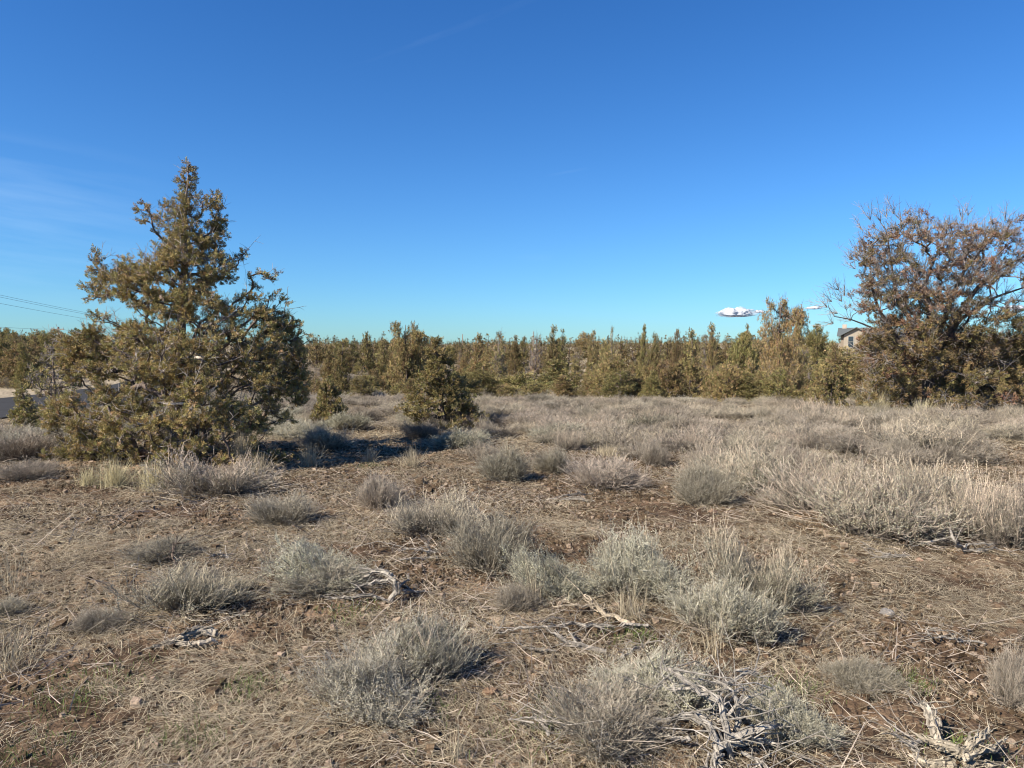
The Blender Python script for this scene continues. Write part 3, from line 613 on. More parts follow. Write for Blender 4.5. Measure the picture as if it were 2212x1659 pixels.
hand = [
 ('twin', u2(880), v2(105), 33, 118, 'tall broad juniper with a ragged double top left of the centre juniper'),
 ('spire', u2(592), v2(190), 35, 74, 'juniper with a thin spindly top left of the tall double topped juniper'),
 ('nar1', u2(400), v2(252), 34, 62, 'dark narrow juniper right behind the knee high cone shaped one'),
 ('cone2', u2(275), v2(285), 36, 80, 'pale olive pointed juniper just right of the large left juniper'),
 ('cone1', u2(720), v2(250), 40, 70, 'juniper filling the gap between the spindly top and the double top'),
 ('nar2', u2(1045), v2(232), 38, 56, 'slim juniper close on the right of the tall double topped juniper'),
 ('spire', u2(1425), v2(200), 36, 72, 'juniper with a small pointed tip just right of the centre juniper'),
 ('sparse', u2(1620), v2(195), 40, 70, 'thin topped greyish juniper halfway between the centre juniper and the rusty bare one'),
 ('bare', u2(1845), v2(225), 34, 86, 'mostly bare rusty grey juniper in the middle of the tree line'),
 ('cone2', u2(1980), v2(148), 37, 74, 'juniper with a ragged raised tip right of the rusty bare juniper'),
 ('nar1', u2(2078), v2(168), 60, 42, 'dark rounded juniper top on the slope right of the ragged tip'),
 ('cone1', u2(1712), v2(215), 75, 36, 'small pointed juniper on the skyline, left one of a close pair'),
 ('nar2', u2(1782), v2(222), 75, 34, 'small dark juniper on the skyline, right one of a close pair'),
 ('rnd2', u3(380), v3(470), 24.5, 108, 'rounded juniper with a dark hollow in the front row left of the middle right'),
 ('nar1', u3(310), v3(375), 31, 44, 'slender upright juniper behind the rounded one with a dark hollow'),
 ('sparse', u3(362), v3(288), 44, 32, 'thin leaning half bare juniper top sticking above the tree line'),
 ('spire', u3(612), v3(260), 44, 42, 'juniper with a hooked dark tip right of the thin leaning top'),
 ('cone3', u3(220), v3(310), 44, 50, 'brownish juniper left of the thin leaning half bare top'),
 ('cone1', u3(690), v3(330), 40, 54, 'juniper just right of the one with a hooked dark tip'),
 ('nar2', u3(970), v3(296), 30, 56, 'tall column shaped green juniper in the middle right tree line'),
 ('spire', u3(1135), v3(247), 38, 52, 'juniper with a small knobbed spire right of the column shaped one'),
 ('cone3', u3(860), v3(300), 42, 48, 'juniper left of the tall column shaped one'),
 ('nar2', u3(1400), v3(257), 70, 24, 'small lone pointed juniper on the skyline left of the large twin topped one'),
 ('rnd1', u3(1360), v3(330), 32, 92, 'wide round juniper touching the left side of the large twin topped one'),
 ('bush1', u3(1240), v3(555), 23.5, 118, 'low yellow green juniper bush along the sage edge, middle right'),
 ('bush2', u3(1650), v3(585), 23.5, 90, 'low round juniper bush below the large twin topped juniper'),
 ('bush1', u3(800), v3(520), 25, 110, 'broad low juniper bush left of the yellow green bush at the sage edge'),
 ('rnd1', u3(1930), v3(262), 46, 72, 'round topped juniper between the twin topped juniper and the house'),
 ('rnd1', 1868, 757, 40, 60, 'rounded juniper just below the house wall'),
 ('cone1', 1836, 752, 45, 44, 'pointed juniper below the left corner of the house'),
 ('cone1', u3(2080), v3(400), 30, 56, 'pointed juniper in front of and below the house'),
 ('bush2', u2(1330), v2(500), 26, 60, 'low juniper behind the right side of the centre juniper'),
 ('cone3', u2(640), v2(470), 30, 80, 'dense juniper in front of the spindly topped one'),
 ('bush1', u2(850), v2(560), 27, 100, 'low brown green juniper left of the centre juniper'),
]
for k, u, v, D, w, lab in hand: put(k, u, v, D, w, lab)
# the twin topped one at right of the line, half bare
t = tree_root('juniper_tree', proto_tree('twin', 91, 4.6, 4.2, 300, 0.085, (0.065, 0.025), 15, 0.85, bare=3, rust=0.2))
tag(t, 'large twin topped juniper with bare grey snags rising right of the middle', 'juniper tree')
place(t, u3(1660), v3(60), 27, 116, 4.6, 4.2)

# random belt behind
fillk = ['cone1', 'cone2', 'nar1', 'nar2', 'rnd1', 'cone3', 'rnd3', 'spire', 'bush2', 'rnd2', 'sparse', 'cone1', 'nar1', 'cone2', 'nar2']
pts = []
def far_enough(x, y, d):
    return all((x - a) ** 2 + (y - b) ** 2 > (0.5 * (d + c)) ** 2 for a, b, c in pts)
nb = 0
for i in range(9000):
    if nb >= 118: break
    fr_ = nb < 34
    y = rng.uniform(21.5, 26.5) if fr_ else rng.uniform(26.5, 62); u = rng.uniform(640, 2330); x = (u - 1106) / FD * y
    if not far_enough(x, y, 1.35): continue
    z = h1(x, y); vt = (768 if u < 1650 else 748) + 70 * rng.rand() - (y - 27) * 0.35 - max(0, (u - 1500)) * 0.02
    k = fillk[rng.randint(len(fillk))]
    if fr_: vt = rng.uniform(796, 842); k = ['bush1', 'bush2', 'rnd1', 'cone3', 'cone1', 'rnd3'][rng.randint(6)]
    e = PR[k]
    top = at(u, vt, y)[2]; hh = top - z
    if hh < 0.7 or hh > 6: continue
    w = hh * e[2] / e[1] * rng.uniform(1.1, 1.5) * (1.2 if fr_ else 1)
    pts.append((x, y, 1.35)); nb += 1
    sh = {'con': 'cone shaped', 'nar': 'narrow', 'rnd': 'rounded', 'spi': 'thin topped', 'bus': 'low bushy', 'spa': 'half bare'}[k[:3]]
    uz = 'left of the centre juniper' if u < 900 else 'right of the centre juniper' if u < 1330 else 'in the middle right' if u < 1760 else 'around the rusty juniper'
    put(k, u, vt, y, w / y * FD, sh + ' juniper in the ' + ('front row' if fr_ else 'depth') + ' of the tree belt, ' + uz, 'junipers in the dense belt behind the sagebrush')
# far slope and left hill
nb = 0
for i in range(9000):
    if nb >= 135: break
    y = rng.uniform(70, 165) ; left = nb % 5 < 2
    u = rng.uniform(-40, 330) if left else rng.uniform(330, 2260)
    if not left and nb % 4 == 3: u = rng.uniform(620, 1000)
    if left: y = 34 + 85 * rng.rand() ** 1.5
    x = (u - 1106) / FD * y
    if abs(x - float(ROADX(y))) < 6 and y < 75: continue
    if x > float(ROADX(y)) and left and y < 60 and u < 200: continue
    if u > 1780 and u < 1900 and y > 95: continue
    if not far_enough(x, y, 1.9 if left else 2.6): continue
    z = h1(x, y); hh = rng.uniform(3.2, 5.6)
    if left:
        hh = at(u, rng.uniform(704, 745) + 0.06 * u, y)[2] - z
        if hh < 1.5 or hh > 6.5: continue
    else:
        hh = at(u, rng.uniform(735, 775) - 0.016 * max(u - 1100, 0) - (18 if rng.rand() < 0.15 else 0), y)[2] - z
        if hh < 1.3 or hh > 6: continue
    k = fillk[rng.randint(len(fillk) - 4)]; e = PR[k]
    u_, vt = proj(x, y, z + hh)
    pts.append((x, y, 2.6)); nb += 1
    if left: put(k, u, vt, y, hh * e[2] / e[1] / y * FD * 1.1, 'juniper in the wood beyond the road on the left', 'junipers beyond the road')
    else:
        sh = {'con': 'cone shaped', 'nar': 'narrow', 'rnd': 'rounded', 'spi': 'thin topped', 'bus': 'low bushy', 'spa': 'half bare'}[k[:3]]
        uz = 'left of the centre juniper' if u < 900 else 'right of the centre juniper' if u < 1330 else 'in the middle right' if u < 1760 else 'near the house'
        put(k, u, vt, y, hh * e[2] / e[1] / y * FD * 1.1, 'small ' + sh + ' juniper on the far slope, ' + uz, 'junipers on the far slope')
# the wood beyond, read as one mass
mbf = MB(); rf = np.random.RandomState(8)
low = [proto_tree(k, 30 + i, 5, w, 34, 0.36, (0.30, 0.15), 7, 1.0, single=True, pal=GREEN * 0.72) for i, (k, w) in enumerate((('cone', 3.2), ('round', 4.0), ('narrow', 2.2)))]
lowd = [(np.concatenate(l.v), np.concatenate(l.q), np.concatenate(l.c)) for l in low]
cnt = 0
while cnt < 1250:
    y = 98 + 340 * rf.rand() ** 1.6; u = rf.uniform(-60, 2280); x = (u - 1106) / FD * y
    if 1770 < u < 1900 and y < 260: continue
    if fbm(np.array(x * .03), np.array(y * .03), 2) < 0.52 and y < 165: continue
    vt = rf.uniform(731, 750) - 0.012 * max(u - 1100, 0) - (14 if u < 420 else 0) - (8 if rf.rand() < 0.12 else 0); s = (at(u, vt, y)[2] - h1(x, y)) / 5.0
    if s < 0.25 or s > 1.15: cnt += 0.2; continue
    V, Q, Cc = lowd[rf.randint(3)]; a = rf.uniform(0, 6.28)
    X = V.copy(); X[:, 0], X[:, 1] = (V[:, 0] * math.cos(a) - V[:, 1] * math.sin(a)) * s, (V[:, 0] * math.sin(a) + V[:, 1] * math.cos(a)) * s; X[:, 0] *= max(1, 0.55 / s); X[:, 1] *= max(1, 0.55 / s); X[:, 2] *= s
    mbf.add(X + np.array([x, y, h1(x, y)]), Q, Cc * rf.uniform(0.75, 1.15)); cnt += 1
tag(link('far_wood', mbf.mesh('far_wood', M_fol)), 'distant juniper wood along the skyline', 'wood', kind='stuff')

# ------------------------------------------------------------------ sagebrush
SILV = np.array([0.385, 0.362, 0.285]); STEM = np.array([0.205, 0.176, 0.136]); SEED = np.array([0.42, 0.35, 0.255])
def proto_sage(kind, seed, fine=1.0):
    """unit bush: 1 m wide, about 0.6 m high; kinds leafy, twiggy, plumed"""
    rng = np.random.RandomState(seed); br = MB(); lf = MB()
    nl = 11 if kind != 'twiggy' else 14
    la = rng.uniform(0, 2 * math.pi, nl); lr = np.sqrt(rng.uniform(0.02, 1, nl)) * 0.30
    lobes = np.stack([np.cos(la) * lr, np.sin(la) * lr], 1); lh = rng.uniform(0.62, 1.0, nl) * (1 - 0.5 * (lr / 0.30) ** 2 * 0.8)
    n1 = int(190 * fine); k = rng.randint(0, nl, n1)
    th = np.clip(np.abs(rng.normal(size=n1)) * 0.75, 0, 1.45); ph = rng.uniform(0, 2 * math.pi, n1)
    dirv = np.stack([np.sin(th) * np.cos(ph) + lobes[k, 0] * 2.2, np.sin(th) * np.sin(ph) + lobes[k, 1] * 2.2, np.cos(th) * 0.9 + 0.25], 1); dirv = nrm(dirv)
    L = (0.40 * lh[k] * rng.uniform(0.65, 1.05, n1))[:, None]
    p0 = np.stack([lobes[k, 0] * 0.35, lobes[k, 1] * 0.35, np.full(n1, -0.02)], 1) + rng.normal(size=(n1, 3)) * [0.02, 0.02, 0.0]
    up = np.array([0, 0, 1.0])
    p1 = p0 + dirv * L * 0.5 + rng.normal(size=(n1, 3)) * 0.012; p2 = p1 + nrm(dirv + up * 0.45) * L * 0.5 + rng.normal(size=(n1, 3)) * 0.012
    c1 = STEM * rng.uniform(0.55, 1.2, (n1, 1))
    tubes(br, np.stack([p0, p1, p2], 1), np.array([[0.005, 0.0032, 0.0018]]), c1, sides=4)
    # second order
    m2 = 9 if kind != 'twiggy' else 13
    i2 = np.repeat(np.arange(n1), m2); N = len(i2); f = rng.uniform(0.3, 1.0, N)[:, None]
    s = np.where(f < 0.5, p0[i2] + (p1 - p0)[i2] * f * 2, p1[i2] + (p2 - p1)[i2] * (f * 2 - 1))
    spread = 0.62 if kind != 'plumed' else 0.38
    d2 = nrm(dirv[i2] * 0.55 + up * (0.55 if kind != 'twiggy' else 0.4) + unit(rng, N) * spread); L2 = (rng.uniform(0.07, 0.19, N) * (1.0 if kind != 'twiggy' else 1.15))[:, None]
    e1 = s + d2 * L2 * 0.5 + rng.normal(size=(N, 3)) * 0.006; e2 = e1 + nrm(d2 + up * 0.45 + unit(rng, N) * 0.2) * L2 * 0.55
    c2 = (STEM * 1.12 if kind != 'twiggy' else STEM * np.array([1.2, 1.17, 1.12])) * rng.uniform(0.6, 1.35, (N, 1))
    ribbons(br, np.stack([s, e1, e2], 1), np.array([[0.0026, 0.0020, 0.0013]]), c2, rng)
    # third order
    m3 = 3; i3 = np.repeat(np.arange(N), m3); N3 = len(i3); f = rng.uniform(0.2, 1, N3)[:, None]; s3 = e1[i3] * (1 - f) + e2[i3] * f
    d3 = nrm(d2[i3] + unit(rng, N3) * 0.75 + up * 0.25); L3 = rng.uniform(0.025, 0.075, N3)[:, None]
    c3 = (STEM * 1.35 if kind != 'leafy' else SILV * 0.85) * rng.uniform(0.75, 1.6, (N3, 1))
    ribbons(br, np.stack([s3, s3 + d3 * L3], 1), 0.0016, c3, rng)
    tips = e2
    # dead twigs splayed low round the foot
    nk = int(150 * fine); a_ = rng.uniform(0, 6.28, nk); r_ = rng.uniform(0.05, 0.30, nk); q0 = np.stack([np.cos(a_) * r_, np.sin(a_) * r_, rng.uniform(0, 0.05, nk)], 1)
    a2 = a_ + rng.normal(size=nk) * 0.7; dq = np.stack([np.cos(a2), np.sin(a2), rng.uniform(0.0, 0.5, nk)], 1); Lq = rng.uniform(0.05, 0.17, nk)[:, None]
    q1 = q0 + dq * Lq * 0.5 + rng.normal(size=(nk, 3)) * 0.01; q2 = q1 + nrm(dq + rng.normal(size=(nk, 3)) * 0.4) * Lq * 0.6; q2[:, 2] = np.maximum(q2[:, 2], 0.005)
    tubes(br, np.stack([q0, q1, q2], 1), np.array([[0.0026, 0.002, 0.001]]), STEM * rng.uniform(0.8, 2.2, (nk, 1)), sides=3)
    if kind in ('leafy', 'plumed'):
        nlf = 17 if kind == 'leafy' else 8
        il = np.repeat(np.arange(N), nlf); f = rng.uniform(0.1, 1.05, len(il))[:, None]; b = e1[il] * (1 - f) + e2[il] * f + rng.normal(size=(len(il), 3)) * 0.007
        grey = rng.uniform(0.55, 1.3, (len(il), 1)); hue = np.where(rng.rand(len(il), 1) < 0.3, np.array([[1.0, 0.97, 0.82]]), np.array([[0.99, 1.0, 0.96]]))
        cl = SILV * (1.0 if kind == 'leafy' else 0.85) * grey * hue
        leaves(lf, b, d2[il] * 0.8 + unit(rng, len(il)) * 0.8, 0.0105 * rng.uniform(0.6, 1.3, len(il)), 0.0046, cl, rng)
    else:
        nlf = 2; il = np.repeat(np.arange(N), nlf); f = rng.uniform(0.3, 1.05, len(il))[:, None]; b = e1[il] * (1 - f) + e2[il] * f
        leaves(lf, b, d2[il] + unit(rng, len(il)) * 0.8, 0.016, 0.005, SILV * 0.8 * rng.uniform(0.6, 1.2, (len(il), 1)), rng)
    sk = None
    ns = {'leafy': 70, 'twiggy': 0, 'plumed': 330}[kind]
    if ns:
        sk = MB(); j = rng.randint(0, N, ns); b = tips[j]; d = nrm(up * 1.0 + unit(rng, ns) * 0.25); Ls = rng.uniform(0.08, 0.24, ns)[:, None]
        m_ = b + d * Ls * 0.5; e = b + d * Ls + rng.normal(size=(ns, 3)) * 0.012
        ribbons(sk, np.stack([b, m_, e], 1), np.array([[0.0019, 0.0017, 0.0012]]), SEED * rng.uniform(0.7, 1.2, (ns, 1)), rng)
        js = np.repeat(np.arange(ns), 14); f = rng.uniform(0.3, 1, len(js))[:, None]; bb = m_[js] * (1 - f) + e[js] * f
        leaves(sk, bb, d[js] + unit(rng, len(js)) * 0.7, 0.008, 0.0032, SEED * rng.uniform(0.6, 1.15, (len(js), 1)), rng)
    allv = np.concatenate(br.v); rx = np.percentile(np.hypot(allv[:, 0], allv[:, 1]), 97); hz = np.percentile(allv[:, 2], 99)
    sc = np.array([0.5 / rx, 0.5 / rx, 0.52 / hz], np.float32)
    lop = rng.normal(size=2) * 0.18
    for m_ in (br, lf, sk):
        if not m_: continue
        out_ = []
        for v in m_.v:
            v = v * sc; f = 0.62 + 0.62 * vnoise(v[:, 0] * 3.4 + seed, v[:, 1] * 3.4 + seed * 0.7); f = f * (1 + lop[0] * v[:, 0] * 2 + lop[1] * v[:, 1] * 2)
            rr_ = np.hypot(v[:, 0], v[:, 1]) + 0.06; g = 0.8 + 0.45 * vnoise(v[:, 0] / rr_ * 1.4 + seed + 9, v[:, 1] / rr_ * 1.4 + 3)
            v = v.copy(); v[:, 2] *= f; v[:, 0] *= g; v[:, 1] *= g; v[:, 0] += 0.25 * lop[1] * v[:, 2]; v[:, 1] += 0.25 * lop[0] * v[:, 2]; out_.append(v.astype(np.float32))
        m_.v = out_
    return br, lf, sk
SG = {}
for kind, n in (('leafy', 3), ('twiggy', 3), ('plumed', 4)):
    for i in range(n):
        br, lf, sk = proto_sage(kind, 200 + 10 * i + len(kind) * 7)
        root = empty('sagebrush'); link('branches', br.mesh('sage_branches', M_stem), root); link('leaves', lf.mesh('sage_leaves', M_leaf), root)
        if sk: tag(link('seed_stalks', sk.mesh('sage_seed_stalks', M_stem), root), kind='stuff')
        SG[(kind, i)] = [root, False, min(v[:, 2].max() for v in [np.concatenate(br.v)])]
rs = np.random.RandomState(77)
bush_xy = []
def sage(kind, x, y, width, height, label, group=None):
    n = {'leafy': 3, 'twiggy': 3, 'plumed': 4}[kind]; e = SG[(kind, rs.randint(n))]
    o = e[0] if not e[1] else copy_tree(e[0]); e[1] = True
    if 'group' in o: del o['group']
    o.location = (x, y, h1(x, y) - 0.01); o.rotation_euler = (rs.normal() * 0.05, rs.normal() * 0.05, rs.uniform(0, 6.28))
    o.scale = (width, width * rs.uniform(0.8, 1.0), height / 0.52); tag(o, label, 'shrub', group); bush_xy.append((x, y, width))
    return o
FG = [  # kind, centre u, foot v, width px, height px, label
 ('plumed', 440, 1078, 205, 100, 'grey sagebrush at the foot of the large left juniper'),
 ('twiggy', 600, 1142, 150, 84, 'low dense grey sagebrush right of and below the large left juniper'),
 ('twiggy', 818, 1105, 105, 80, 'small dark grey sagebrush left of the pair of upright sagebrushes in the middle'),
 ('plumed', 935, 1160, 190, 95, 'upright yellowish grey sagebrush touching a darker one on its right, centre'),
 ('twiggy', 1062, 1240, 165, 145, 'dark purple grey sagebrush fanned upright near the centre of the foreground'),
 ('plumed', 385, 1335, 250, 125, 'pinkish grey feathery sagebrush behind the small weathered log at left'),
 ('leafy', 670, 1270, 190, 110, 'ragged sagebrush left of the arched bleached root'),
 ('twiggy', 335, 1222, 150, 50, 'flat half dead sagebrush in the left foreground beside a dark stub'),
 ('leafy', 1185, 1290, 160, 125, 'silver tipped sagebrush behind the broken bleached branches'),
 ('leafy', 1370, 1300, 220, 150, 'wide silver sagebrush in the middle of the right foreground'),
 ('twiggy', 1120, 1330, 110, 60, 'low brownish sagebrush just behind the bleached branch heap'),
 ('plumed', 1655, 1330, 210, 180, 'tall silver sagebrush with seed plumes in the right foreground'),
 ('leafy', 1590, 1385, 220, 150, 'pale silver sagebrush in front of the tall plumed one on the right'),
 ('leafy', 880, 1480, 210, 140, 'silver sagebrush with grass blades on its right, bottom middle'),
 ('leafy', 800, 1570, 240, 130, 'low silver sagebrush nearest the bottom left of the middle'),
 ('twiggy', 1330, 1640, 330, 130, 'dry twiggy sagebrush spreading left of the gnarled dead stump'),
 ('leafy', 1440, 1560, 230, 150, 'silver sagebrush growing round the gnarled dead stump'),
 ('leafy', 1715, 1620, 170, 120, 'small silver sagebrush right of the gnarled dead stump'),
 ('plumed', 1850, 1130, 260, 150, 'left end of the long plumed sagebrush thicket on the right'),
 ('plumed', 1960, 1175, 260, 165, 'front middle bush of the long plumed sagebrush thicket on the right'),
 ('plumed', 2110, 1165, 240, 170, 'bush at the right end of the long plumed sagebrush thicket'),
 ('plumed', 2010, 1110, 240, 150, 'back middle bush of the long plumed sagebrush thicket on the right'),
 ('plumed', 2205, 1190, 140, 160, 'sagebrush cut by the right edge beside the long thicket'),
 ('plumed', 1640, 1065, 200, 120, 'tall pale plumed sagebrush standing behind the long thicket to the left'),
 ('twiggy', 1525, 1095, 135, 90, 'dark grey sagebrush at the left foot of the tall pale plumed one'),
 ('plumed', 1560, 1030, 140, 80, 'pale sagebrush just behind the tall plumed one'),
 ('twiggy', 1320, 1062, 165, 85, 'rounded dark grey ball shaped sagebrush alone on bare soil'),
 ('twiggy', 1098, 1045, 110, 80, 'grey sagebrush left of a smaller one, behind the centre foreground'),
 ('twiggy', 1195, 1025, 100, 66, 'small grey sagebrush right of a similar taller one, behind the centre foreground'),
 ('twiggy', 1420, 1010, 70, 50, 'little dark sagebrush by the pale grass patch'),
 ('twiggy', 20, 1000, 150, 80, 'sagebrush at the left edge just below the road'),
 ('twiggy', 85, 975, 150, 60, 'grey sagebrush below the slim young juniper at left'),
 ('twiggy', 40, 1040, 120, 50, 'low dry sagebrush at the left edge in front of the road side ones'),
 ('twiggy', 150, 985, 120, 60, 'sagebrush half hidden under the left limbs of the large left juniper'),
 ('twiggy', 2205, 1540, 110, 140, 'dark twiggy sagebrush cut by the right edge near the bottom'),
 ('twiggy', 0, 1335, 80, 50, 'dark low sagebrush cut by the left edge'),
 ('twiggy', 690, 975, 120, 60, 'dark sagebrush lying in the shadow of the large left juniper'),
 ('twiggy', 910, 952, 95, 50, 'round dark sagebrush in front of the centre juniper'),
 ('twiggy', 690, 1290, 190, 60, 'low dead grey sagebrush spread left of the arched bleached root'),
 ('twiggy', 1880, 1510, 170, 60, 'flattened dead grey sagebrush twigs on bare soil, bottom right'),
 ('twiggy', 200, 1375, 120, 45, 'tiny flat dark sagebrush left of the small weathered log'),
 ('plumed', 2020, 985, 190, 80, 'large grey sagebrush in front of the rusty juniper'),
]
for kind, u, v, w, hpx, lab in FG:
    p = gp(u, v); d = p[1]; sage(kind, p[0], p[1] + 0.29 * w / FD * d, w / FD * d * (1.15 if kind == 'twiggy' else 1.28), hpx / FD * d * (0.70 if kind == 'plumed' else 0.84), lab)
nf = 0
for i in range(30000):
    if nf >= 250: break
    y = rs.uniform(8.0, 25.5); u = rs.uniform(-60, 2280); x = (u - 1106) / FD * y
    uu, vv = proj(x, y, h1(x, y))
    if vv > 1045 or (abs(x - float(ROADX(y))) < ROADW / 2 + 0.4): continue
    if u < 200 and y > 12.3: continue
    if y > 21.5 - (1.5 if u > 1050 else 0): continue
    # clearings
    if u < 640 and y < 12.5 and u > 120: continue
    if 640 < u < 1000 and 930 < vv < 1060: continue
    if 750 < u < 900 and 890 < vv < 935: continue
    if 1230 < u < 1400 and 965 < vv < 1000: continue
    if vv > 985 and u < 1700: continue
    cl_ = float(fbm(np.array(x * 0.55 + 30), np.array(y * 0.55), 2))
    if cl_ < (0.46 if u > 1250 and vv > 880 else 0.38): continue
    wd = rs.uniform(0.55, 1.35); hh = rs.uniform(0.20, 0.34) * (0.75 + 0.3 * wd) * (0.8 if y > 17 else 1)
    if any((x - a) ** 2 + (y - b) ** 2 < (0.36 * (wd + c)) ** 2 for a, b, c in bush_xy): continue
    k = ['twiggy', 'plumed', 'twiggy', 'plumed', 'leafy'][rs.randint(5)]
    if y > 16 or u > 1300: k = ['plumed', 'twiggy', 'plumed'][rs.randint(3)]
    kk = {'twiggy': 'dark twiggy', 'plumed': 'pale plumed', 'leafy': 'silver leafed'}[k]
    zz_ = 'along the edge of the tree line' if y > 17.5 else 'halfway across the field' if y > 13 else 'in the nearer part of the field'
    uz = 'at far left' if u < 640 else 'left of the centre juniper' if u < 900 else 'right of the centre juniper' if u < 1330 else 'below the middle right trees' if u < 1760 else 'below the rusty juniper'
    if k == 'plumed': hh *= 0.8
    sage(k, x, y, wd, hh, kk + ' sagebrush ' + zz_ + ', ' + uz, 'sagebrush across the field'); nf += 1

# the rest of the field's brush, low and past counting
mbs = MB(); lows = []
for i in range(4):
    b_, l_, s_ = proto_sage('twiggy', 300 + i, 0.22); lows.append((np.concatenate(b_.v + l_.v), np.concatenate([np.concatenate(b_.q), np.concatenate(l_.q) + b_.n]), np.concatenate(b_.c + l_.c)))
nl_ = 0
for i in range(20000):
    if nl_ >= 230: break
    y = rs.uniform(9.5, 21.5); u = rs.uniform(-60, 2280); x = (u - 1106) / FD * y; uu, vv = proj(x, y, h1(x, y))
    if abs(x - float(ROADX(y))) < ROADW / 2 + 0.3 or (u < 640 and y < 12.5 and u > 120) or (640 < u < 1000 and 925 < vv < 1060) or (vv > 1000 and u < 1500) or (u < 200 and y > 12.3): continue
    if float(fbm(np.array(x * 0.5 + 60), np.array(y * 0.5), 3)) < 0.40: continue
    V, Q, Cc = lows[rs.randint(4)]; wd = rs.uniform(0.5, 1.1); a = rs.uniform(0, 6.28); X = V.copy()
    X[:, 0], X[:, 1] = (V[:, 0] * math.cos(a) - V[:, 1] * math.sin(a)) * wd, (V[:, 0] * math.sin(a) + V[:, 1] * math.cos(a)) * wd; X[:, 2] *= rs.uniform(0.3, 0.6)
    mbs.add(X + np.array([x, y, h1(x, y)]), Q, Cc * rs.uniform(0.85, 1.15)); nl_ += 1
tiny = []
for i in range(3):
    b_, l_, s_ = proto_sage('twiggy', 320 + i, 0.05); tiny.append((np.concatenate(b_.v), np.concatenate(b_.q), np.concatenate(b_.c)))
for i in range(800):
    y = 32 + 110 * rs.rand() ** 1.2; u = rs.uniform(-60, 2280); x = (u - 1106) / FD * y
    if abs(x - float(ROADX(y))) < ROADW / 2 + 0.5 and y < 76: continue
    V, Q, Cc = tiny[i % 3]; wd = rs.uniform(0.9, 2.2); a = rs.uniform(0, 6.28); X = V.copy()
    X[:, 0], X[:, 1] = (V[:, 0] * math.cos(a) - V[:, 1] * math.sin(a)) * wd, (V[:, 0] * math.sin(a) + V[:, 1] * math.cos(a)) * wd; X[:, 2] *= rs.uniform(0.9, 1.5)
    mbs.add(X + np.array([x, y, h1(x, y)]), Q, Cc * rs.uniform(0.6, 1.2))
tag(link('low_brush', mbs.mesh('low_brush', M_stem)), 'low grey brush growing between the larger sagebrushes', 'brush', kind='stuff')

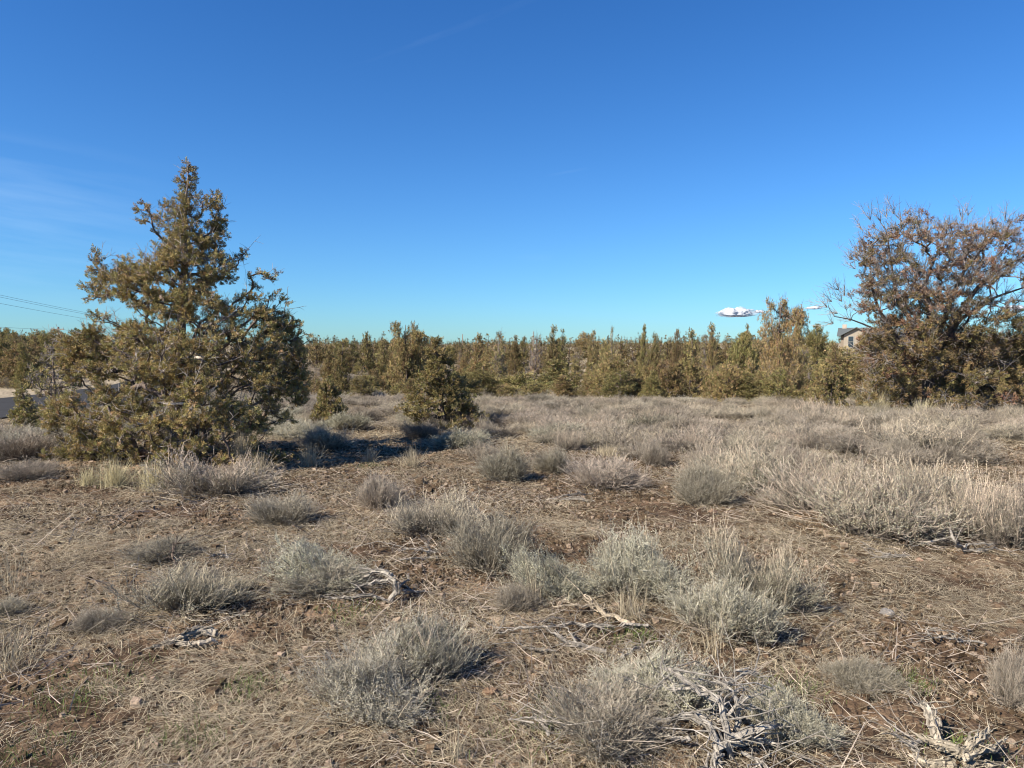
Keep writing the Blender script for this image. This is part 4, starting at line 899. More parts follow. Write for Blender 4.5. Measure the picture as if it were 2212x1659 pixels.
# ------------------------------------------------------------------ ground cover: straw, clods, low twigs
def in_view(n, y0, y1, rng, p=1.0):
    y = y0 + (y1 - y0) * rng.rand(n) ** p; x = rng.uniform(-1, 1, n) * (y * 0.76 + 0.8); return x, y
def straw():
    rng = np.random.RandomState(41); mb = MB()
    for (n, y0, y1, w, Lm, lift, p) in ((190000, 1.6, 6.5, 0.0015, 0.070, 0.014, 0.8), (150000, 5.5, 12, 0.0024, 0.085, 0.018, 0.85), (110000, 11, 24, 0.0055, 0.13, 0.035, 0.9)):
        x, y = in_view(int(n * 1.5), y0, y1, rng, p)
        d = fbm(x * 0.9 + 4, y * 0.9, 4) * 0.6 + fbm(x * 4.5, y * 4.5 + 8, 3) * 0.4
        ok = rng.rand(len(x)) < sst(0.38, 0.60, d) * 0.9 + 0.08
        ok &= np.abs(x - ROADX(y)) > ROADW / 2 + 0.15
        x, y = x[ok][:n], y[ok][:n]; N = len(x); z = H(x, y)
        a = rng.uniform(0, 2 * math.pi, N) ; flow = fbm(x * 0.7, y * 0.7 + 3, 2) * 9; a = np.where(rng.rand(N) < 0.55, flow + rng.normal(size=N) * 0.5, a)
        L = Lm * rng.gamma(2.2, 0.45, N); el = np.abs(rng.normal(size=N)) * 0.16
        dv = np.stack([np.cos(a), np.sin(a), el], 1); p0 = np.stack([x, y, z + rng.uniform(-0.004, lift, N)], 1)
        bend = np.stack([-np.sin(a), np.cos(a), np.zeros(N)], 1) * (rng.normal(size=N) * 0.12 * L)[:, None]
        p1 = p0 + dv * (L * 0.5)[:, None] + bend; p1[:, 2] += L * 0.06; p2 = p0 + dv * L[:, None]; p2[:, 2] -= L * el * 0.7
        t = rng.rand(N, 1); c = np.array([0.48, 0.395, 0.26]) * t + np.array([0.34, 0.29, 0.215]) * (1 - t); c = c * rng.uniform(0.4, 1.35, (N, 1))
        ribbons(mb, np.stack([p0, p1, p2], 1), w * rng.uniform(0.6, 1.3, N), c, rng, flat=True)
    tag(link('dry_grass', mb.mesh('dry_grass', M_straw)), 'flattened dry grass and straw litter matted over the brown soil', 'dry grass', kind='stuff')
    # short standing dry grass between the bushes further out
    mb = MB(); n = 50000; x, y = in_view(n, 6.5, 24, rng, 0.8)
    d = fbm(x * 0.7 + 70, y * 0.7, 3); ok = (rng.rand(n) < sst(0.42, 0.62, d) + 0.1) & (np.abs(x - ROADX(y)) > ROADW / 2 + 0.2); ok &= (y > 11) | (rng.rand(n) < 0.25)
    x, y = x[ok], y[ok]; N = len(x); p0 = np.stack([x, y, H(x, y)], 1); dv = nrm(np.stack([rng.normal(size=N) * 0.6, rng.normal(size=N) * 0.6, np.ones(N)], 1)); L = rng.uniform(0.04, 0.14, N)[:, None]
    p1 = p0 + dv * L * 0.6; p2 = p0 + dv * L + np.stack([rng.normal(size=N) * 0.04, rng.normal(size=N) * 0.04, -0.2 * L[:, 0]], 1)
    t = rng.rand(N, 1); c = (np.array([0.44, 0.36, 0.23]) * t + np.array([0.30, 0.25, 0.19]) * (1 - t)) * rng.uniform(0.55, 1.2, (N, 1))
    ribbons(mb, np.stack([p0, p1, p2], 1), (0.0016 + 0.00028 * y), c, rng)
    tag(link('standing_grass', mb.mesh('standing_grass', M_straw)), 'thin dry grass standing between the sagebrush', 'dry grass', kind='stuff')
    # litter of dead sage twigs
    mb = MB(); n = 24000; x, y = in_view(n, 1.8, 12, rng, 0.75); d = fbm(x * 0.8 + 90, y * 0.8 + 4, 3); ok = rng.rand(n) < sst(0.48, 0.62, d) + 0.05
    x, y = x[ok], y[ok]; N = len(x); a = rng.uniform(0, 6.28, N); L = rng.gamma(2.0, 0.05, N)[:, None]; el = np.abs(rng.normal(size=N)) * 0.3
    p0 = np.stack([x, y, H(x, y) + 0.006], 1); dv = np.stack([np.cos(a), np.sin(a), el], 1); p1 = p0 + dv * L * 0.5 + rng.normal(size=(N, 3)) * 0.008; p2 = p1 + nrm(dv + rng.normal(size=(N, 3)) * 0.4) * L * 0.5; p2[:, 2] = np.maximum(p2[:, 2], p0[:, 2])
    tubes(mb, np.stack([p0, p1, p2], 1), np.array([[0.0026, 0.0021, 0.0012]]), STEM * rng.uniform(0.5, 1.9, (N, 1)), sides=3)
    tag(link('twig_litter', mb.mesh('twig_litter', M_stem)), 'fallen grey sagebrush twigs scattered on the soil', 'twigs', kind='stuff')
    # clods and pebbles
    mb = MB(); n = 120000; x, y = in_view(n, 1.6, 12, rng, 0.75); d = fbm(x * 1.3 + 20, y * 1.3 + 64, 3); ok = rng.rand(n) < sst(0.38, 0.58, d) + 0.15
    x, y = x[ok], y[ok]; N = len(x); s = 0.006 * rng.gamma(2.0, 0.55, N) * (0.7 + y * 0.06)
    cube = np.array([[-1, -1, -1], [1, -1, -1], [1, 1, -1], [-1, 1, -1], [-1, -1, 1], [1, -1, 1], [1, 1, 1], [-1, 1, 1]], float) * 0.75
    V = cube[None] * s[:, None, None] * (1 + rng.normal(size=(N, 8, 3)) * 0.28) + np.stack([x, y, H(x, y) + 0.006], 1)[:, None]
    F = np.array([[0, 3, 2, 1], [4, 5, 6, 7], [0, 1, 5, 4], [1, 2, 6, 5], [2, 3, 7, 6], [3, 0, 4, 7]])
    c = np.where(rng.rand(N, 1) < 0.8, np.array([[0.115, 0.080, 0.050]]), np.array([[0.28, 0.21, 0.15]])) * rng.uniform(0.6, 1.4, (N, 1))
    mb.add(V.reshape(-1, 3), (F[None] + np.arange(N)[:, None, None] * 8).reshape(-1, 4), np.repeat(c, 8, 0))
    tag(link('soil_clods', mb.mesh('soil_clods', M_clod)), 'crumbs of brown soil and small pebbles', 'soil clods', kind='stuff')
    # tiny green new grass
    mb = MB()
    for u, v, r_ in ((225, 1465, .16), (150, 1520, .10), (1185, 1590, .16), (1240, 1560, .10), (60, 1640, .12), (420, 1600, .1), (800, 1010, .12), (540, 1490, .08), (1700, 1490, .08), (905, 1530, .08), (1960, 1480, .07), (300, 1040, .2), (2080, 1620, .08), (750, 1330, .1), (1370, 1380, .08)):
        p = gp(u, v); N = 260; q = p[None] + np.stack([rng.normal(size=N) * r_, rng.normal(size=N) * r_, np.zeros(N)], 1); q[:, 2] = H(q[:, 0], q[:, 1]); L = rng.uniform(0.015, 0.05, N)[:, None]
        e = q + nrm(np.stack([rng.normal(size=N) * .5, rng.normal(size=N) * .5, np.ones(N)], 1)) * L
        ribbons(mb, np.stack([q, e], 1), 0.0022, np.array([0.12, 0.16, 0.05]) * rng.uniform(0.6, 1.4, (N, 1)), rng)
    tag(link('green_grass', mb.mesh('green_grass', M_leaf)), 'tiny green blades of new grass sprouting from the soil', 'grass', kind='stuff')
straw()

# bunchgrass tufts, each a thing
def tuft(u, v, wpx, hpx, label, n=260, col=(0.50, 0.42, 0.25), seed=0, spread=0.55, aim=None):
    rng = np.random.RandomState(500 + seed); p = gp(u, v); d = p[1]; r = wpx / FD * d / 2; h = hpx / FD * d; mb = MB()
    b = np.stack([rng.normal(size=n) * r * 0.25, rng.normal(size=n) * r * 0.25, np.zeros(n)], 1); a = rng.uniform(0, 6.28, n); t = np.abs(rng.normal(size=n)) * spread
    dv = np.stack([np.sin(t) * np.cos(a), np.sin(t) * np.sin(a), np.cos(t)], 1)
    if aim is not None: dv = nrm(dv + np.array(aim))
    L = (h * rng.uniform(0.5, 1.15, n))[:, None]
    p1 = b + dv * L * 0.4; p2 = p1 + nrm(dv + [0, 0, -0.1]) * L * 0.35; dv3 = dv.copy(); dv3[:, 2] -= 0.45 * np.sin(t) + 0.1; p3 = p2 + nrm(dv3) * L * 0.3
    c = np.array(col) * rng.uniform(0.6, 1.2, (n, 1)) * np.array([1, 1, 1])
    w0 = max(0.0024, 0.0004 * d)
    ribbons(mb, np.stack([b, p1, p2, p3], 1), np.array([[1, 0.9, 0.7, 0.35]]) * w0, c, rng)
    o = link('bunchgrass', mb.mesh('bunchgrass', M_straw)); o.location = (p[0], p[1], p[2] - 0.005); tag(o, label, 'bunchgrass')
T = [(890, 1012, 70, 44, 'pale spiky bunchgrass tuft on open soil left of the ball shaped sagebrush', 220), (800, 1000, 40, 34, 'small pale bunchgrass tuft left of the spiky one', 120),
     (250, 1052, 90, 60, 'yellow bunchgrass clump under the left skirt of the large juniper', 420), (330, 1060, 90, 62, 'yellow bunchgrass clump between the juniper skirt and the sagebrush', 420), (190, 1050, 80, 40, 'short yellow bunchgrass clump left of the larger yellow ones', 260),
     (560, 1030, 60, 50, 'dry bunchgrass under the right skirt of the large juniper', 240), (520, 1012, 70, 76, 'tall dry bunchgrass standing against the trunk side of the large juniper', 260), (670, 1010, 70, 48, 'dry bunchgrass at the right tip of the large juniper shade', 260),
     (1885, 895, 92, 56, 'bright yellow bunchgrass in front of the low juniper bush at right', 700), (1990, 905, 60, 40, 'yellow bunchgrass below the rusty juniper, right of the brightest one', 300), (1320, 985, 120, 22, 'flat pale bunchgrass patch behind the ball shaped sagebrush', 700),
     (935, 1440, 90, 110, 'upright blades of bunchgrass beside the silver sagebrush, bottom middle', 60), (20, 1450, 170, 100, 'large loose bunchgrass tuft cut by the left edge', 150), (1360, 1340, 110, 80, 'bunchgrass growing in front of the wide silver sagebrush', 130),
     (980, 1655, 70, 110, 'few tall straws at the bottom edge left of the gnarled stump', 26), (1150, 1310, 60, 90, 'dry upright bunchgrass behind the bleached branch heap', 60), (1540, 1420, 60, 120, 'tall thin straws between the silver sagebrush and the gnarled stump', 30),
     (30, 1280, 120, 110, 'thin arching straws at the left edge', 36), (460, 1120, 60, 50, 'thin standing straws below the sagebrush at the juniper foot', 26), (1960, 1470, 60, 50, 'thin straws on the bare soil at right', 24), (300, 1180, 60, 50, 'thin standing straws above the flat half dead sagebrush', 22)]
for i, (u, v, w, h_, lab, n) in enumerate(T): tuft(u, v, w, h_, lab, n, seed=i, col=(0.56, 0.49, 0.30) if 'yellow' in lab else (0.46, 0.39, 0.27), spread=0.35 if 'tall' in lab or 'upright' in lab else 0.6)

# ------------------------------------------------------------------ dead wood
def gnarl(mb, pts, r0, r1, rng, col=(0.31, 0.275, 0.23), sides=8, K=14, wob=0.22, jit=0.06):
    pts = np.array(pts, float); s = np.linspace(0, len(pts) - 1, K); P = np.stack([np.interp(s, np.arange(len(pts)), pts[:, k]) for k in range(3)], 1)
    for _ in range(2): P[1:-1] = (P[:-2] + 2 * P[1:-1] + P[2:]) / 4
    L = np.linalg.norm(P[-1] - P[0]); P[1:-1] += rng.normal(size=(K - 2, 3)) * L * jit * 0.25
    r = np.linspace(r0, r1, K) * (1 + rng.normal(size=K) * 0.12); r[-1] = 0.0008; 
    tubes(mb, P[None], r[None], np.array(col)[None] * rng.uniform(0.75, 1.15), sides=sides, wob=wob, rng=rng)
    return P
def wood(label, limbs, seed, fray=5, twigs=14, name='dead_branch', cat='dead branch', col=(0.31, 0.275, 0.23)):
    """limbs: lists of (u, v, lift in metres) along the ground with a thickness in view px"""
    rng = np.random.RandomState(900 + seed); mb = MB(); base = gp(limbs[0][0][0][0], limbs[0][0][0][1])
    for pts, th in limbs:
        P = []
        for (u, v, lift) in pts:
            d = ray(u, v); zt = lift + h1(0, 0); t = (CAMZ - zt) / -d[2]; p = d * t; zt = lift + h1(p[0], p[1]); t = (CAMZ - zt) / -d[2]; p = d * t
            P.append([p[0], p[1], zt])
        P = np.array(P); dist = P[0, 1]; r = th / FD * dist / 2 * 0.72
        Q = gnarl(mb, P - base, r, r * 0.35, rng, col=col)
        # strips of fibre running along the limb, and side twigs
        for k in range(fray):
            off = rng.normal(size=(1, 3)) * r * 0.75; i0 = rng.randint(0, 6); S_ = Q[i0:i0 + 8] + off + rng.normal(size=(8, 3)) * r * 0.12
            tubes(mb, S_[None], (np.linspace(0.42, 0.12, 8) * r)[None], np.array(col)[None] * rng.uniform(0.45, 1.1), sides=4)
        for k in range(max(1, fray - 1)):
            i0 = rng.randint(4, 13); dv = nrm(Q[min(i0 + 1, 13)] - Q[i0 - 1] + rng.normal(size=3) * 0.6 * np.linalg.norm(Q[-1] - Q[0]) * 0.5); dv[2] = abs(dv[2]) * 0.4
            L = np.linalg.norm(Q[-1] - Q[0]) * rng.uniform(0.15, 0.4); S_ = Q[i0] + dv * L * np.linspace(0, 1, 5)[:, None] + rng.normal(size=(5, 3)) * L * 0.04
            tubes(mb, S_[None], (np.linspace(0.3, 0.08, 5) * r)[None], np.array(col)[None] * rng.uniform(0.6, 1.1), sides=4)
    V = np.concatenate(mb.v); pk = V[rng.randint(0, len(V), twigs)].astype(float); a = rng.uniform(0, 6.28, twigs); el = rng.uniform(-0.15, 0.55, twigs); L = rng.gamma(2.5, 0.04, twigs)[:, None] * (1.6 if twigs > 60 else 1)
    dv = np.stack([np.cos(a), np.sin(a), el], 1); k1 = pk + dv * L * 0.5 + rng.normal(size=(twigs, 3)) * L * 0.12; k2 = k1 + nrm(dv + rng.normal(size=(twigs, 3)) * 0.5) * L * 0.5; k3 = k2 + nrm(dv + rng.normal(size=(twigs, 3)) * 0.7 - [0, 0, 0.3]) * L * 0.4
    rr_ = rng.uniform(0.0012, 0.0034, (twigs, 1)) * np.array([[1.3, 1.0, 0.8, 0.3]]); tubes(mb, np.stack([pk, k1, k2, k3], 1), rr_, np.array(col) * rng.uniform(0.5, 1.15, (twigs, 1)), sides=4)
    o = link(name, mb.mesh(name, M_wood, False)); o.location = base; tag(o, label, cat)
wood('arched silver root of a dead sagebrush casting a black shadow, left of centre', [([(840, 1300, .0), (862, 1262, .12), (842, 1236, .17), (800, 1235, .12), (762, 1262, .02)], 17), ([(848, 1300, .0), (800, 1283, .05), (740, 1290, .03), (700, 1296, .01)], 12), ([(850, 1245, .14), (815, 1228, .16), (775, 1240, .10)], 8),
     ([(868, 1275, .06), (900, 1278, .04), (935, 1278, .01)], 6), ([(850, 1280, .05), (880, 1250, .07), (885, 1240, .06)], 5), ([(842, 1250, .12), (790, 1262, .08), (745, 1282, .03)], 8)], 1, name='dead_root', cat='dead root')
wood('small weathered split log lying in front of the feathery sagebrush at left', [([(468, 1368, .03), (430, 1362, .05), (400, 1375, .04), (375, 1385, .03)], 24), ([(465, 1385, .02), (420, 1392, .02), (385, 1388, .02), (320, 1400, .01)], 14), ([(390, 1378, .04), (350, 1390, .02), (305, 1405, .01)], 8)], 2, fray=8, name='weathered_log', cat='log', col=(0.34, 0.29, 0.225))
wood('long bleached branch lying crosswise in the centre foreground', [([(1400, 1352, .02), (1330, 1352, .03), (1250, 1350, .04), (1190, 1350, .03)], 11), ([(1200, 1352, .03), (1140, 1355, .05), (1065, 1368, .02)], 7)], 3)
wood('thick yellowish split branch slanting above the long bleached one', [([(1365, 1350, .02), (1320, 1325, .04), (1280, 1305, .07), (1262, 1285, .09)], 15), ([(1290, 1312, .05), (1240, 1308, .07), (1215, 1290, .08)], 7)], 4, col=(0.40, 0.33, 0.24))
wood('forked bleached branch in front of the long crosswise one', [([(1310, 1408, .01), (1250, 1396, .02), (1205, 1378, .04), (1180, 1355, .05)], 12), ([(1250, 1397, .03), (1235, 1370, .05), (1212, 1340, .08)], 7), ([(1200, 1405, .02), (1160, 1402, .02), (1115, 1392, .02)], 6)], 5)
wood('short brown stick pointing up right of the forked bleached branch', [([(1335, 1425, .01), (1365, 1405, .03), (1400, 1390, .03)], 9)], 6, fray=2)
wood('thin bent bleached branch hooked at its left end near the bottom', [([(1430, 1590, .01), (1400, 1575, .03), (1370, 1545, .08), (1355, 1530, .12)], 10), ([(1355, 1530, .12), (1320, 1550, .08), (1278, 1552, .03), (1085, 1530, .01)][0:3], 8)], 7, fray=3)
wood('curved pale branch with a forked end left of the gnarled stump', [([(1185, 1590, .02), (1170, 1560, .05), (1150, 1550, .06), (1095, 1555, .03)], 9), ([(1165, 1555, .06), (1210, 1560, .08), (1260, 1600, .02)], 8)], 8, fray=3)
wood('gnarled grey stump of a dead sagebrush with twisting roots, bottom right of centre', [([(1580, 1640, .0), (1572, 1560, .14), (1548, 1500, .20), (1500, 1480, .18), (1440, 1500, .12)], 21), ([(1585, 1600, .04), (1600, 1540, .16), (1585, 1490, .20), (1540, 1470, .2)], 17), ([(1560, 1620, .05), (1530, 1560, .13), (1480, 1540, .12), (1420, 1560, .06)], 20),
     ([(1570, 1590, .08), (1640, 1575, .12), (1700, 1570, .08), (1740, 1590, .02)], 18), ([(1575, 1610, .05), (1640, 1600, .06), (1700, 1605, .02)], 13), ([(1560, 1600, .05), (1540, 1650, .02), (1520, 1700, .01)], 24), ([(1550, 1560, .12), (1600, 1520, .2), (1680, 1480, .24)], 7), ([(1530, 1500, .2), (1450, 1450, .24), (1420, 1440, .22)], 9), ([(1560, 1480, .2), (1620, 1450, .22), (1640, 1455, .18)], 8), ([(1490, 1600, .05), (1450, 1590, .05), (1380, 1600, .02)], 12), ([(1600, 1625, .03), (1650, 1650, .02), (1680, 1690, .0)], 12)], 9, fray=9, twigs=95, name='dead_stump', cat='stump', col=(0.34, 0.305, 0.26))
wood('curved slab of bleached bark standing at the bottom right', [([(2025, 1600, .02), (2020, 1560, .07), (2005, 1530, .10), (1990, 1515, .10)], 26)], 10, fray=8, name='dead_branch', col=(0.34, 0.295, 0.235))
wood('splintered pale juniper log fanned open at the bottom right corner', [([(2090, 1640, .04), (2060, 1620, .07), (2020, 1605, .06), (1980, 1590, .05)], 26), ([(2075, 1635, .05), (2110, 1600, .1), (2140, 1575, .1)], 24), ([(2080, 1640, .05), (2130, 1620, .07), (2180, 1590, .07)], 20), ([(2080, 1650, .02), (2140, 1650, .03), (2212, 1665, .01)], 18), ([(2060, 1650, .02), (2010, 1650, .02), (1960, 1630, .02)], 22), ([(2100, 1660, .02), (2040, 1680, .02), (1990, 1690, .01)], 20)], 11, fray=9, name='weathered_log', cat='log', col=(0.37, 0.315, 0.235))
wood('small bleached chunk left of the splintered juniper log', [([(1990, 1600, .02), (1965, 1610, .03), (1945, 1598, .02)], 14)], 12, fray=4)
wood('thin forked pale twig on bare soil in the right foreground', [([(2130, 1392, .01), (2060, 1378, .03), (2010, 1375, .04), (1960, 1388, .01)], 6), ([(2010, 1375, .04), (1995, 1350, .06)], 4)], 13, fray=3)
wood('grey fallen branches spilling from the front of the long sagebrush thicket', [([(2090, 1190, .02), (2060, 1170, .12), (2050, 1130, .2)], 8), ([(2075, 1178, .06), (2120, 1175, .08), (2170, 1170, .02)], 6), ([(2080, 1190, .02), (2140, 1185, .04), (2212, 1190, .02)], 6), ([(2055, 1160, .1), (2000, 1170, .06), (1960, 1185, .02)], 5)], 14, fray=4)
wood('short pale forked stick on the soil below the long sagebrush thicket', [([(1965, 1200, .01), (1920, 1198, .03), (1890, 1190, .02)], 7), ([(1920, 1200, .03), (1880, 1206, .01)], 5)], 15, fray=2)
wood('small white stick right of the flat half dead sagebrush', [([(495, 1205, .01), (470, 1198, .04), (440, 1205, .02)], 8)], 16, fray=3)
wood('dark upright stub in the flat half dead sagebrush at left', [([(385, 1230, .0), (372, 1200, .1), (375, 1170, .18)], 8)], 17, fray=2, col=(0.12, 0.09, 0.07))
wood('tangle of pale sticks in front of the paired sagebrushes in the centre', [([(940, 1195, .01), (900, 1185, .05), (860, 1190, .02)], 8), ([(945, 1205, .01), (890, 1205, .03), (850, 1215, .01)], 6), ([(930, 1190, .02), (925, 1178, .06), (915, 1172, .06)], 5)], 18, fray=4)
wood('heap of thin pale twigs on open soil behind the centre foreground', [([(1180, 1080, .01), (1240, 1075, .04), (1290, 1085, .01)], 5), ([(1200, 1075, .02), (1250, 1065, .06), (1280, 1068, .03)], 4)], 19, fray=6)

# rocks
def rock(u, v, wpx, label, seed, col=(0.27, 0.18, 0.12)):
    rng = np.random.RandomState(seed); p = gp(u, v); r = wpx / FD * p[1] / 2; n, m = 14, 9
    a = np.linspace(0, 2 * math.pi, n, endpoint=False); b = np.linspace(0.04, math.pi - 0.04, m); A, B = np.meshgrid(a, b, indexing='ij')
    V = np.stack([np.sin(B) * np.cos(A), np.sin(B) * np.sin(A), np.cos(B)], -1); f = 1 + 0.5 * (vnoise(V[..., 0] * 1.6 + seed, V[..., 1] * 1.6 + V[..., 2] * 1.3) - 0.5) + 0.3 * (vnoise(V[..., 0] * 4 + seed, V[..., 2] * 4 + V[..., 1] * 3) - 0.5)
    V = V * f[..., None] * r * np.array([1, 0.8, 0.62]); i = np.arange(n)[:, None]; j = np.arange(m - 1)[None]; i2 = (i + 1) % n
    mb = MB(); mb.add(V.reshape(-1, 3), np.stack([i * m + j, i * m + j + 1, i2 * m + j + 1, i2 * m + j], -1).reshape(-1, 4), col)
    o = link('rock', mb.mesh('rock', M_rock, False)); o.location = (p[0], p[1], p[2] + r * 0.25); tag(o, label, 'rock')
rock(1845, 1218, 24, 'small tan rock on open soil left of the fallen grey branches', 1); rock(1540, 1112, 22, 'light brown rock below the dark grey sagebrush', 2); rock(1870, 1180, 12, 'tiny pale stone at the left foot of the long thicket', 3, (0.4, 0.33, 0.26))
rock(1985, 1212, 18, 'flat reddish rock on the soil below the long thicket', 4, (0.3, 0.19, 0.13)); rock(1075, 1435, 26, 'crumbly tan lump of soil in the bottom middle', 5, (0.22, 0.14, 0.09)); rock(1915, 1330, 30, 'flat grey stone sunk in the soil of the right foreground', 6, (0.22, 0.2, 0.18)); rock(290, 1165 + 60, 14, 'white pebble on the soil left of the flat half dead sagebrush', 7, (0.55, 0.52, 0.47)); rock(1060, 1500, 34, 'broad tan soil lump beneath the curved pale branch', 8, (0.21, 0.135, 0.085))

# ------------------------------------------------------------------ house, poles, wires, clouds
def box(mb, c, s, col, rz=0):
    V = np.array([[-1, -1, -1], [1, -1, -1], [1, 1, -1], [-1, 1, -1], [-1, -1, 1], [1, -1, 1], [1, 1, 1], [-1, 1, 1]], float) * 0.5 * np.array(s) + np.array(c)
    mb.add(V, [[0, 3, 2, 1], [4, 5, 6, 7], [0, 1, 5, 4], [1, 2, 6, 5], [2, 3, 7, 6], [3, 0, 4, 7]], col)
def gable(mb, cx, cy, z, w, d, h, t, col, along='x'):
    """two roof slabs with thickness, ridge along x or y"""
    for s in (-1, 1):
        if along == 'x': e = np.array([[-w / 2, 0, h], [w / 2, 0, h], [w / 2, s * d / 2, 0], [-w / 2, s * d / 2, 0]])
        else: e = np.array([[0, -d / 2, h], [0, d / 2, h], [s * w / 2, d / 2, 0], [s * w / 2, -d / 2, 0]])
        V = np.concatenate([e, e + [0, 0, -t]]) + [cx, cy, z]; mb.add(V, [[0, 1, 2, 3], [7, 6, 5, 4], [0, 4, 5, 1], [1, 5, 6, 2], [2, 6, 7, 3], [3, 7, 4, 0]], col)
def house():
    D = 150.0; p = at(1905, 745, D); x0 = p[0]; g = h1(x0, D); top = at(1905, 712, D)[2]; hh = top - g
    r = empty('house', (x0, D, g)); r.rotation_euler = (0, 0, -0.46); tag(r, 'tan house with grey roof and chimney partly hidden behind the rusty juniper', 'house')
    Hh = max(hh, 4.2); wl = Hh * 0.62
    mb = MB(); box(mb, (0, 0, wl / 2 - .3), (15, 8, wl + .6), (0.22, 0.18, 0.14)); box(mb, (-4.6, -4.6, wl / 2 - .3), (4.6, 1.6, wl + .6), (0.30, 0.255, 0.20))
    e = np.array([[-6.9, -5.4, wl], [-2.3, -5.4, wl], [-4.6, -5.4, wl + 1.35], [-4.6, -5.4, wl + 1.35]]); V = np.concatenate([e, e + [0, .2, 0]]); mb.add(V, [[0, 1, 2, 3], [5, 4, 7, 6]], (0.30, 0.255, 0.20))
    link('wall', mb.mesh('house_wall', M_plain), r)
    mb = MB(); gable(mb, 0, 0, wl - .1, 16.4, 9.6, Hh - wl, .18, (0.10, 0.11, 0.11)); gable(mb, -4.6, -3.2, wl + .0, 5.8, 5.6, 1.55, .16, (0.11, 0.12, 0.12), 'y'); rf = link('roof', mb.mesh('house_roof', M_plain), r)
    mb = MB(); box(mb, (-7.0, 0, Hh + .0), (0.8, .8, 1.2), (0.42, 0.34, 0.27)); link('chimney', mb.mesh('house_chimney', M_plain), rf)
    for (x, z, w, h_) in ((-5.6, wl * .68, .9, 1.0), (-3.7, wl * .68, .9, 1.0), (-5.6, wl * .25, .9, 1.0), (-3.7, wl * .25, .9, 1.0)):
        mb = MB(); box(mb, (x, -5.43, z), (w + .2, .08, h_ + .2), (0.34, 0.32, 0.28)); f = link('window', mb.mesh('house_window', M_plain), r)
        mb = MB(); box(mb, (x, -5.47, z), (w, .06, h_), (0.03, 0.04, 0.05)); link('pane', mb.mesh('house_pane', M_glass), f)
    for x in (-1.2, 1.0, 3.2, 5.4):
        mb = MB(); box(mb, (x, -4.05, wl * .6), (1.4, .08, 1.4), (0.34, 0.32, 0.28)); f = link('window', mb.mesh('house_window', M_plain), r)
        mb = MB(); box(mb, (x, -4.09, wl * .6), (1.2, .06, 1.2), (0.03, 0.04, 0.05)); link('pane', mb.mesh('house_pane', M_glass), f)
house()
def pole(x, y, ztop, label, r=0.14, cross=True, arms=1):
    g = h1(x, y); root = empty('utility_pole', (x, y, g)); tag(root, label, 'utility pole'); mb = MB()
    tubes(mb, np.array([[[0, 0, -.3], [0, 0, (ztop - g) * .5], [0, 0, ztop - g]]]), np.array([[r * 1.2, r, r * .8]]), np.array([0.30, 0.24, 0.19]), sides=8); link('pole', mb.mesh('pole', M_bark, True), root)
    if cross:
        mb = MB(); box(mb, (0, -r - .06, ztop - g - .35), (1.8, .12, .14), (0.30, 0.24, 0.19)); c = link('crossarm', mb.mesh('crossarm', M_plain), root)
        for k in (-.8, 0, .8):
            mb = MB(); tubes(mb, np.array([[[k, -r - .06, ztop - g - .28], [k, -r - .06, ztop - g - .2], [k, -r - .06, ztop - g - .08]]]), np.array([[.04, .06, .03]]), np.array([0.35, 0.34, 0.33]), sides=6); link('insulator', mb.mesh('insulator', M_plain), c)
    return np.array([x, y, ztop])
p = at(126, 706, 105); A = pole(p[0], p[1], p[2], 'wooden utility pole rising from the wood on the left hill', r=0.17)
for u, v, D, lab in ((750, 733, 210, 'tiny utility pole on the skyline left of the spindly topped juniper'), (999, 722, 190, 'thin utility pole on the skyline right of the centre juniper'), (1152, 716, 190, 'thin utility pole on the skyline above the rusty bare juniper')):
    p = at(u, v, D); pole(p[0], p[1], p[2], lab, r=0.13, cross=False)
def wire(a, b, sag, label, r=0.022):
    t = np.linspace(0, 1, 40)[:, None]; P = a * (1 - t) + b * t; P[:, 2] -= (sag * 4 * t * (1 - t))[:, 0]; mb = MB(); tubes(mb, (P - a)[None], r, np.array([0.16, 0.18, 0.21]), sides=4)
    o = link('power_line', mb.mesh('power_line', M_plain)); o.location = a; tag(o, label, 'power line')
for v0, v1, lab in ((636, 682, 'uppermost power line crossing the sky at the left edge'), (641, 685, 'power line just under the uppermost one at the left edge'), (658, 692, 'lower of the three power lines meeting the large juniper')):
    a = at(-160, v0 - 34, 62); b = at(330, v1 + 18, 130); wire(a, b, 0.25, lab, 0.013)
wire(at(-160, 690, 62), A - [0, 0.2, 0.3], 0.25, 'lowest power line running to the wooden pole on the left hill', 0.012)

def cloud(u, v, wpx, hpx, label, seed):
    D = 4200.0; c = at(u, v, D); w = wpx / FD * D / 2; h = hpx / FD * D; n, m = 96, 40
    a = np.linspace(0, 2 * math.pi, n, endpoint=False); b = np.linspace(0.02, math.pi - 0.02, m); A_, B = np.meshgrid(a, b, indexing='ij')
    V = np.stack([np.sin(B) * np.cos(A_), np.sin(B) * np.sin(A_) * 0.6, np.cos(B)], -1)
    f = 0.75 + 0.65 * (fbm(V[..., 0] * 4.0 + seed * 3 + 9, V[..., 1] * 3 + V[..., 2] * 2.2 + 5, 4) - 0.35)
    f2 = 0.5 + 1.1 * fbm(V[..., 0] * 3.4 + seed + 20, V[..., 1] * 2 + 3, 3)
    V = V * f[..., None]; V[..., 2] = np.where(V[..., 2] > 0, V[..., 2] * f2, V[..., 2] * 0.28); V = V * np.array([w, w * 0.8, h])
    i = np.arange(n)[:, None]; j = np.arange(m - 1)[None]; i2 = (i + 1) % n
    mb = MB(); mb.add(V.reshape(-1, 3), np.stack([i * m + j, i * m + j + 1, i2 * m + j + 1, i2 * m + j], -1).reshape(-1, 4), (0.70, 0.72, 0.75))
    o = link('cloud', mb.mesh('cloud', M_cloud, True)); o.location = c; tag(o, label, 'cloud')
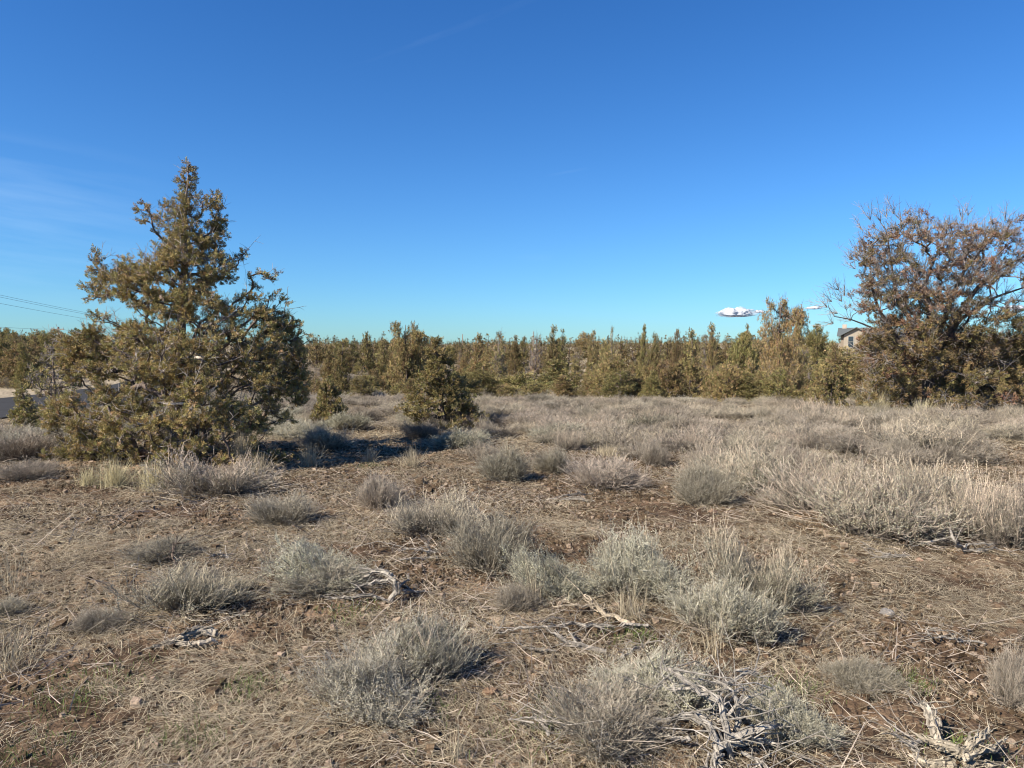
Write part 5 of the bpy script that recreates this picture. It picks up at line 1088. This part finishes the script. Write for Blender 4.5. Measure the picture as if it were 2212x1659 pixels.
M_cloud = vmat('cloud', rough=1.0, trans=0.35, spec=0.0)
ct = M_cloud.node_tree; out = ct.nodes['Material Output']; src = out.inputs[0].links[0].from_socket
def cm(op, a, b):
    n = ct.nodes.new('ShaderNodeMath'); n.operation = op
    for i, v in enumerate((a, b)):
        if isinstance(v, (int, float)): n.inputs[i].default_value = v
        else: ct.links.new(v, n.inputs[i])
    return n.outputs[0]
tcc = ct.nodes.new('ShaderNodeTexCoord'); sp = ct.nodes.new('ShaderNodeSeparateXYZ'); ct.links.new(tcc.outputs['Generated'], sp.inputs[0])
gx = cm('MULTIPLY', cm('SUBTRACT', sp.outputs[0], 0.5), 2.0); gz = cm('MULTIPLY', cm('SUBTRACT', sp.outputs[2], 0.42), 1.75)
rd = cm('POWER', cm('ADD', cm('MULTIPLY', gx, gx), cm('MULTIPLY', gz, gz)), 0.5)
cn = ct.nodes.new('ShaderNodeTexNoise'); cn.inputs['Scale'].default_value = 7; cn.inputs['Detail'].default_value = 6; ct.links.new(tcc.outputs['Generated'], cn.inputs['Vector'])
al = ct.nodes.new('ShaderNodeMapRange'); al.interpolation_type = 'SMOOTHSTEP'; al.inputs[1].default_value = 1.05; al.inputs[2].default_value = 0.45
ct.links.new(cm('ADD', rd, cm('MULTIPLY', cm('SUBTRACT', cn.outputs[0], 0.5), 0.9)), al.inputs[0])
trn = ct.nodes.new('ShaderNodeBsdfTransparent'); mxs = ct.nodes.new('ShaderNodeMixShader'); ct.links.new(al.outputs[0], mxs.inputs[0]); ct.links.new(trn.outputs[0], mxs.inputs[1]); ct.links.new(src, mxs.inputs[2]); ct.links.new(mxs.outputs[0], out.inputs[0])
cloud(1588, 681, 104, 18, 'small white cloud low over the tree line, right of the middle', 1); cloud(1757, 667, 48, 5, 'thin white cloud between the twin topped juniper and the rusty one', 2)
cloud(1640, 675, 30, 5, 'tiny cloud scrap touching the left of the twin topped juniper', 3); cloud(2190, 668, 60, 9, 'white cloud seen through the twigs of the rusty juniper', 4)
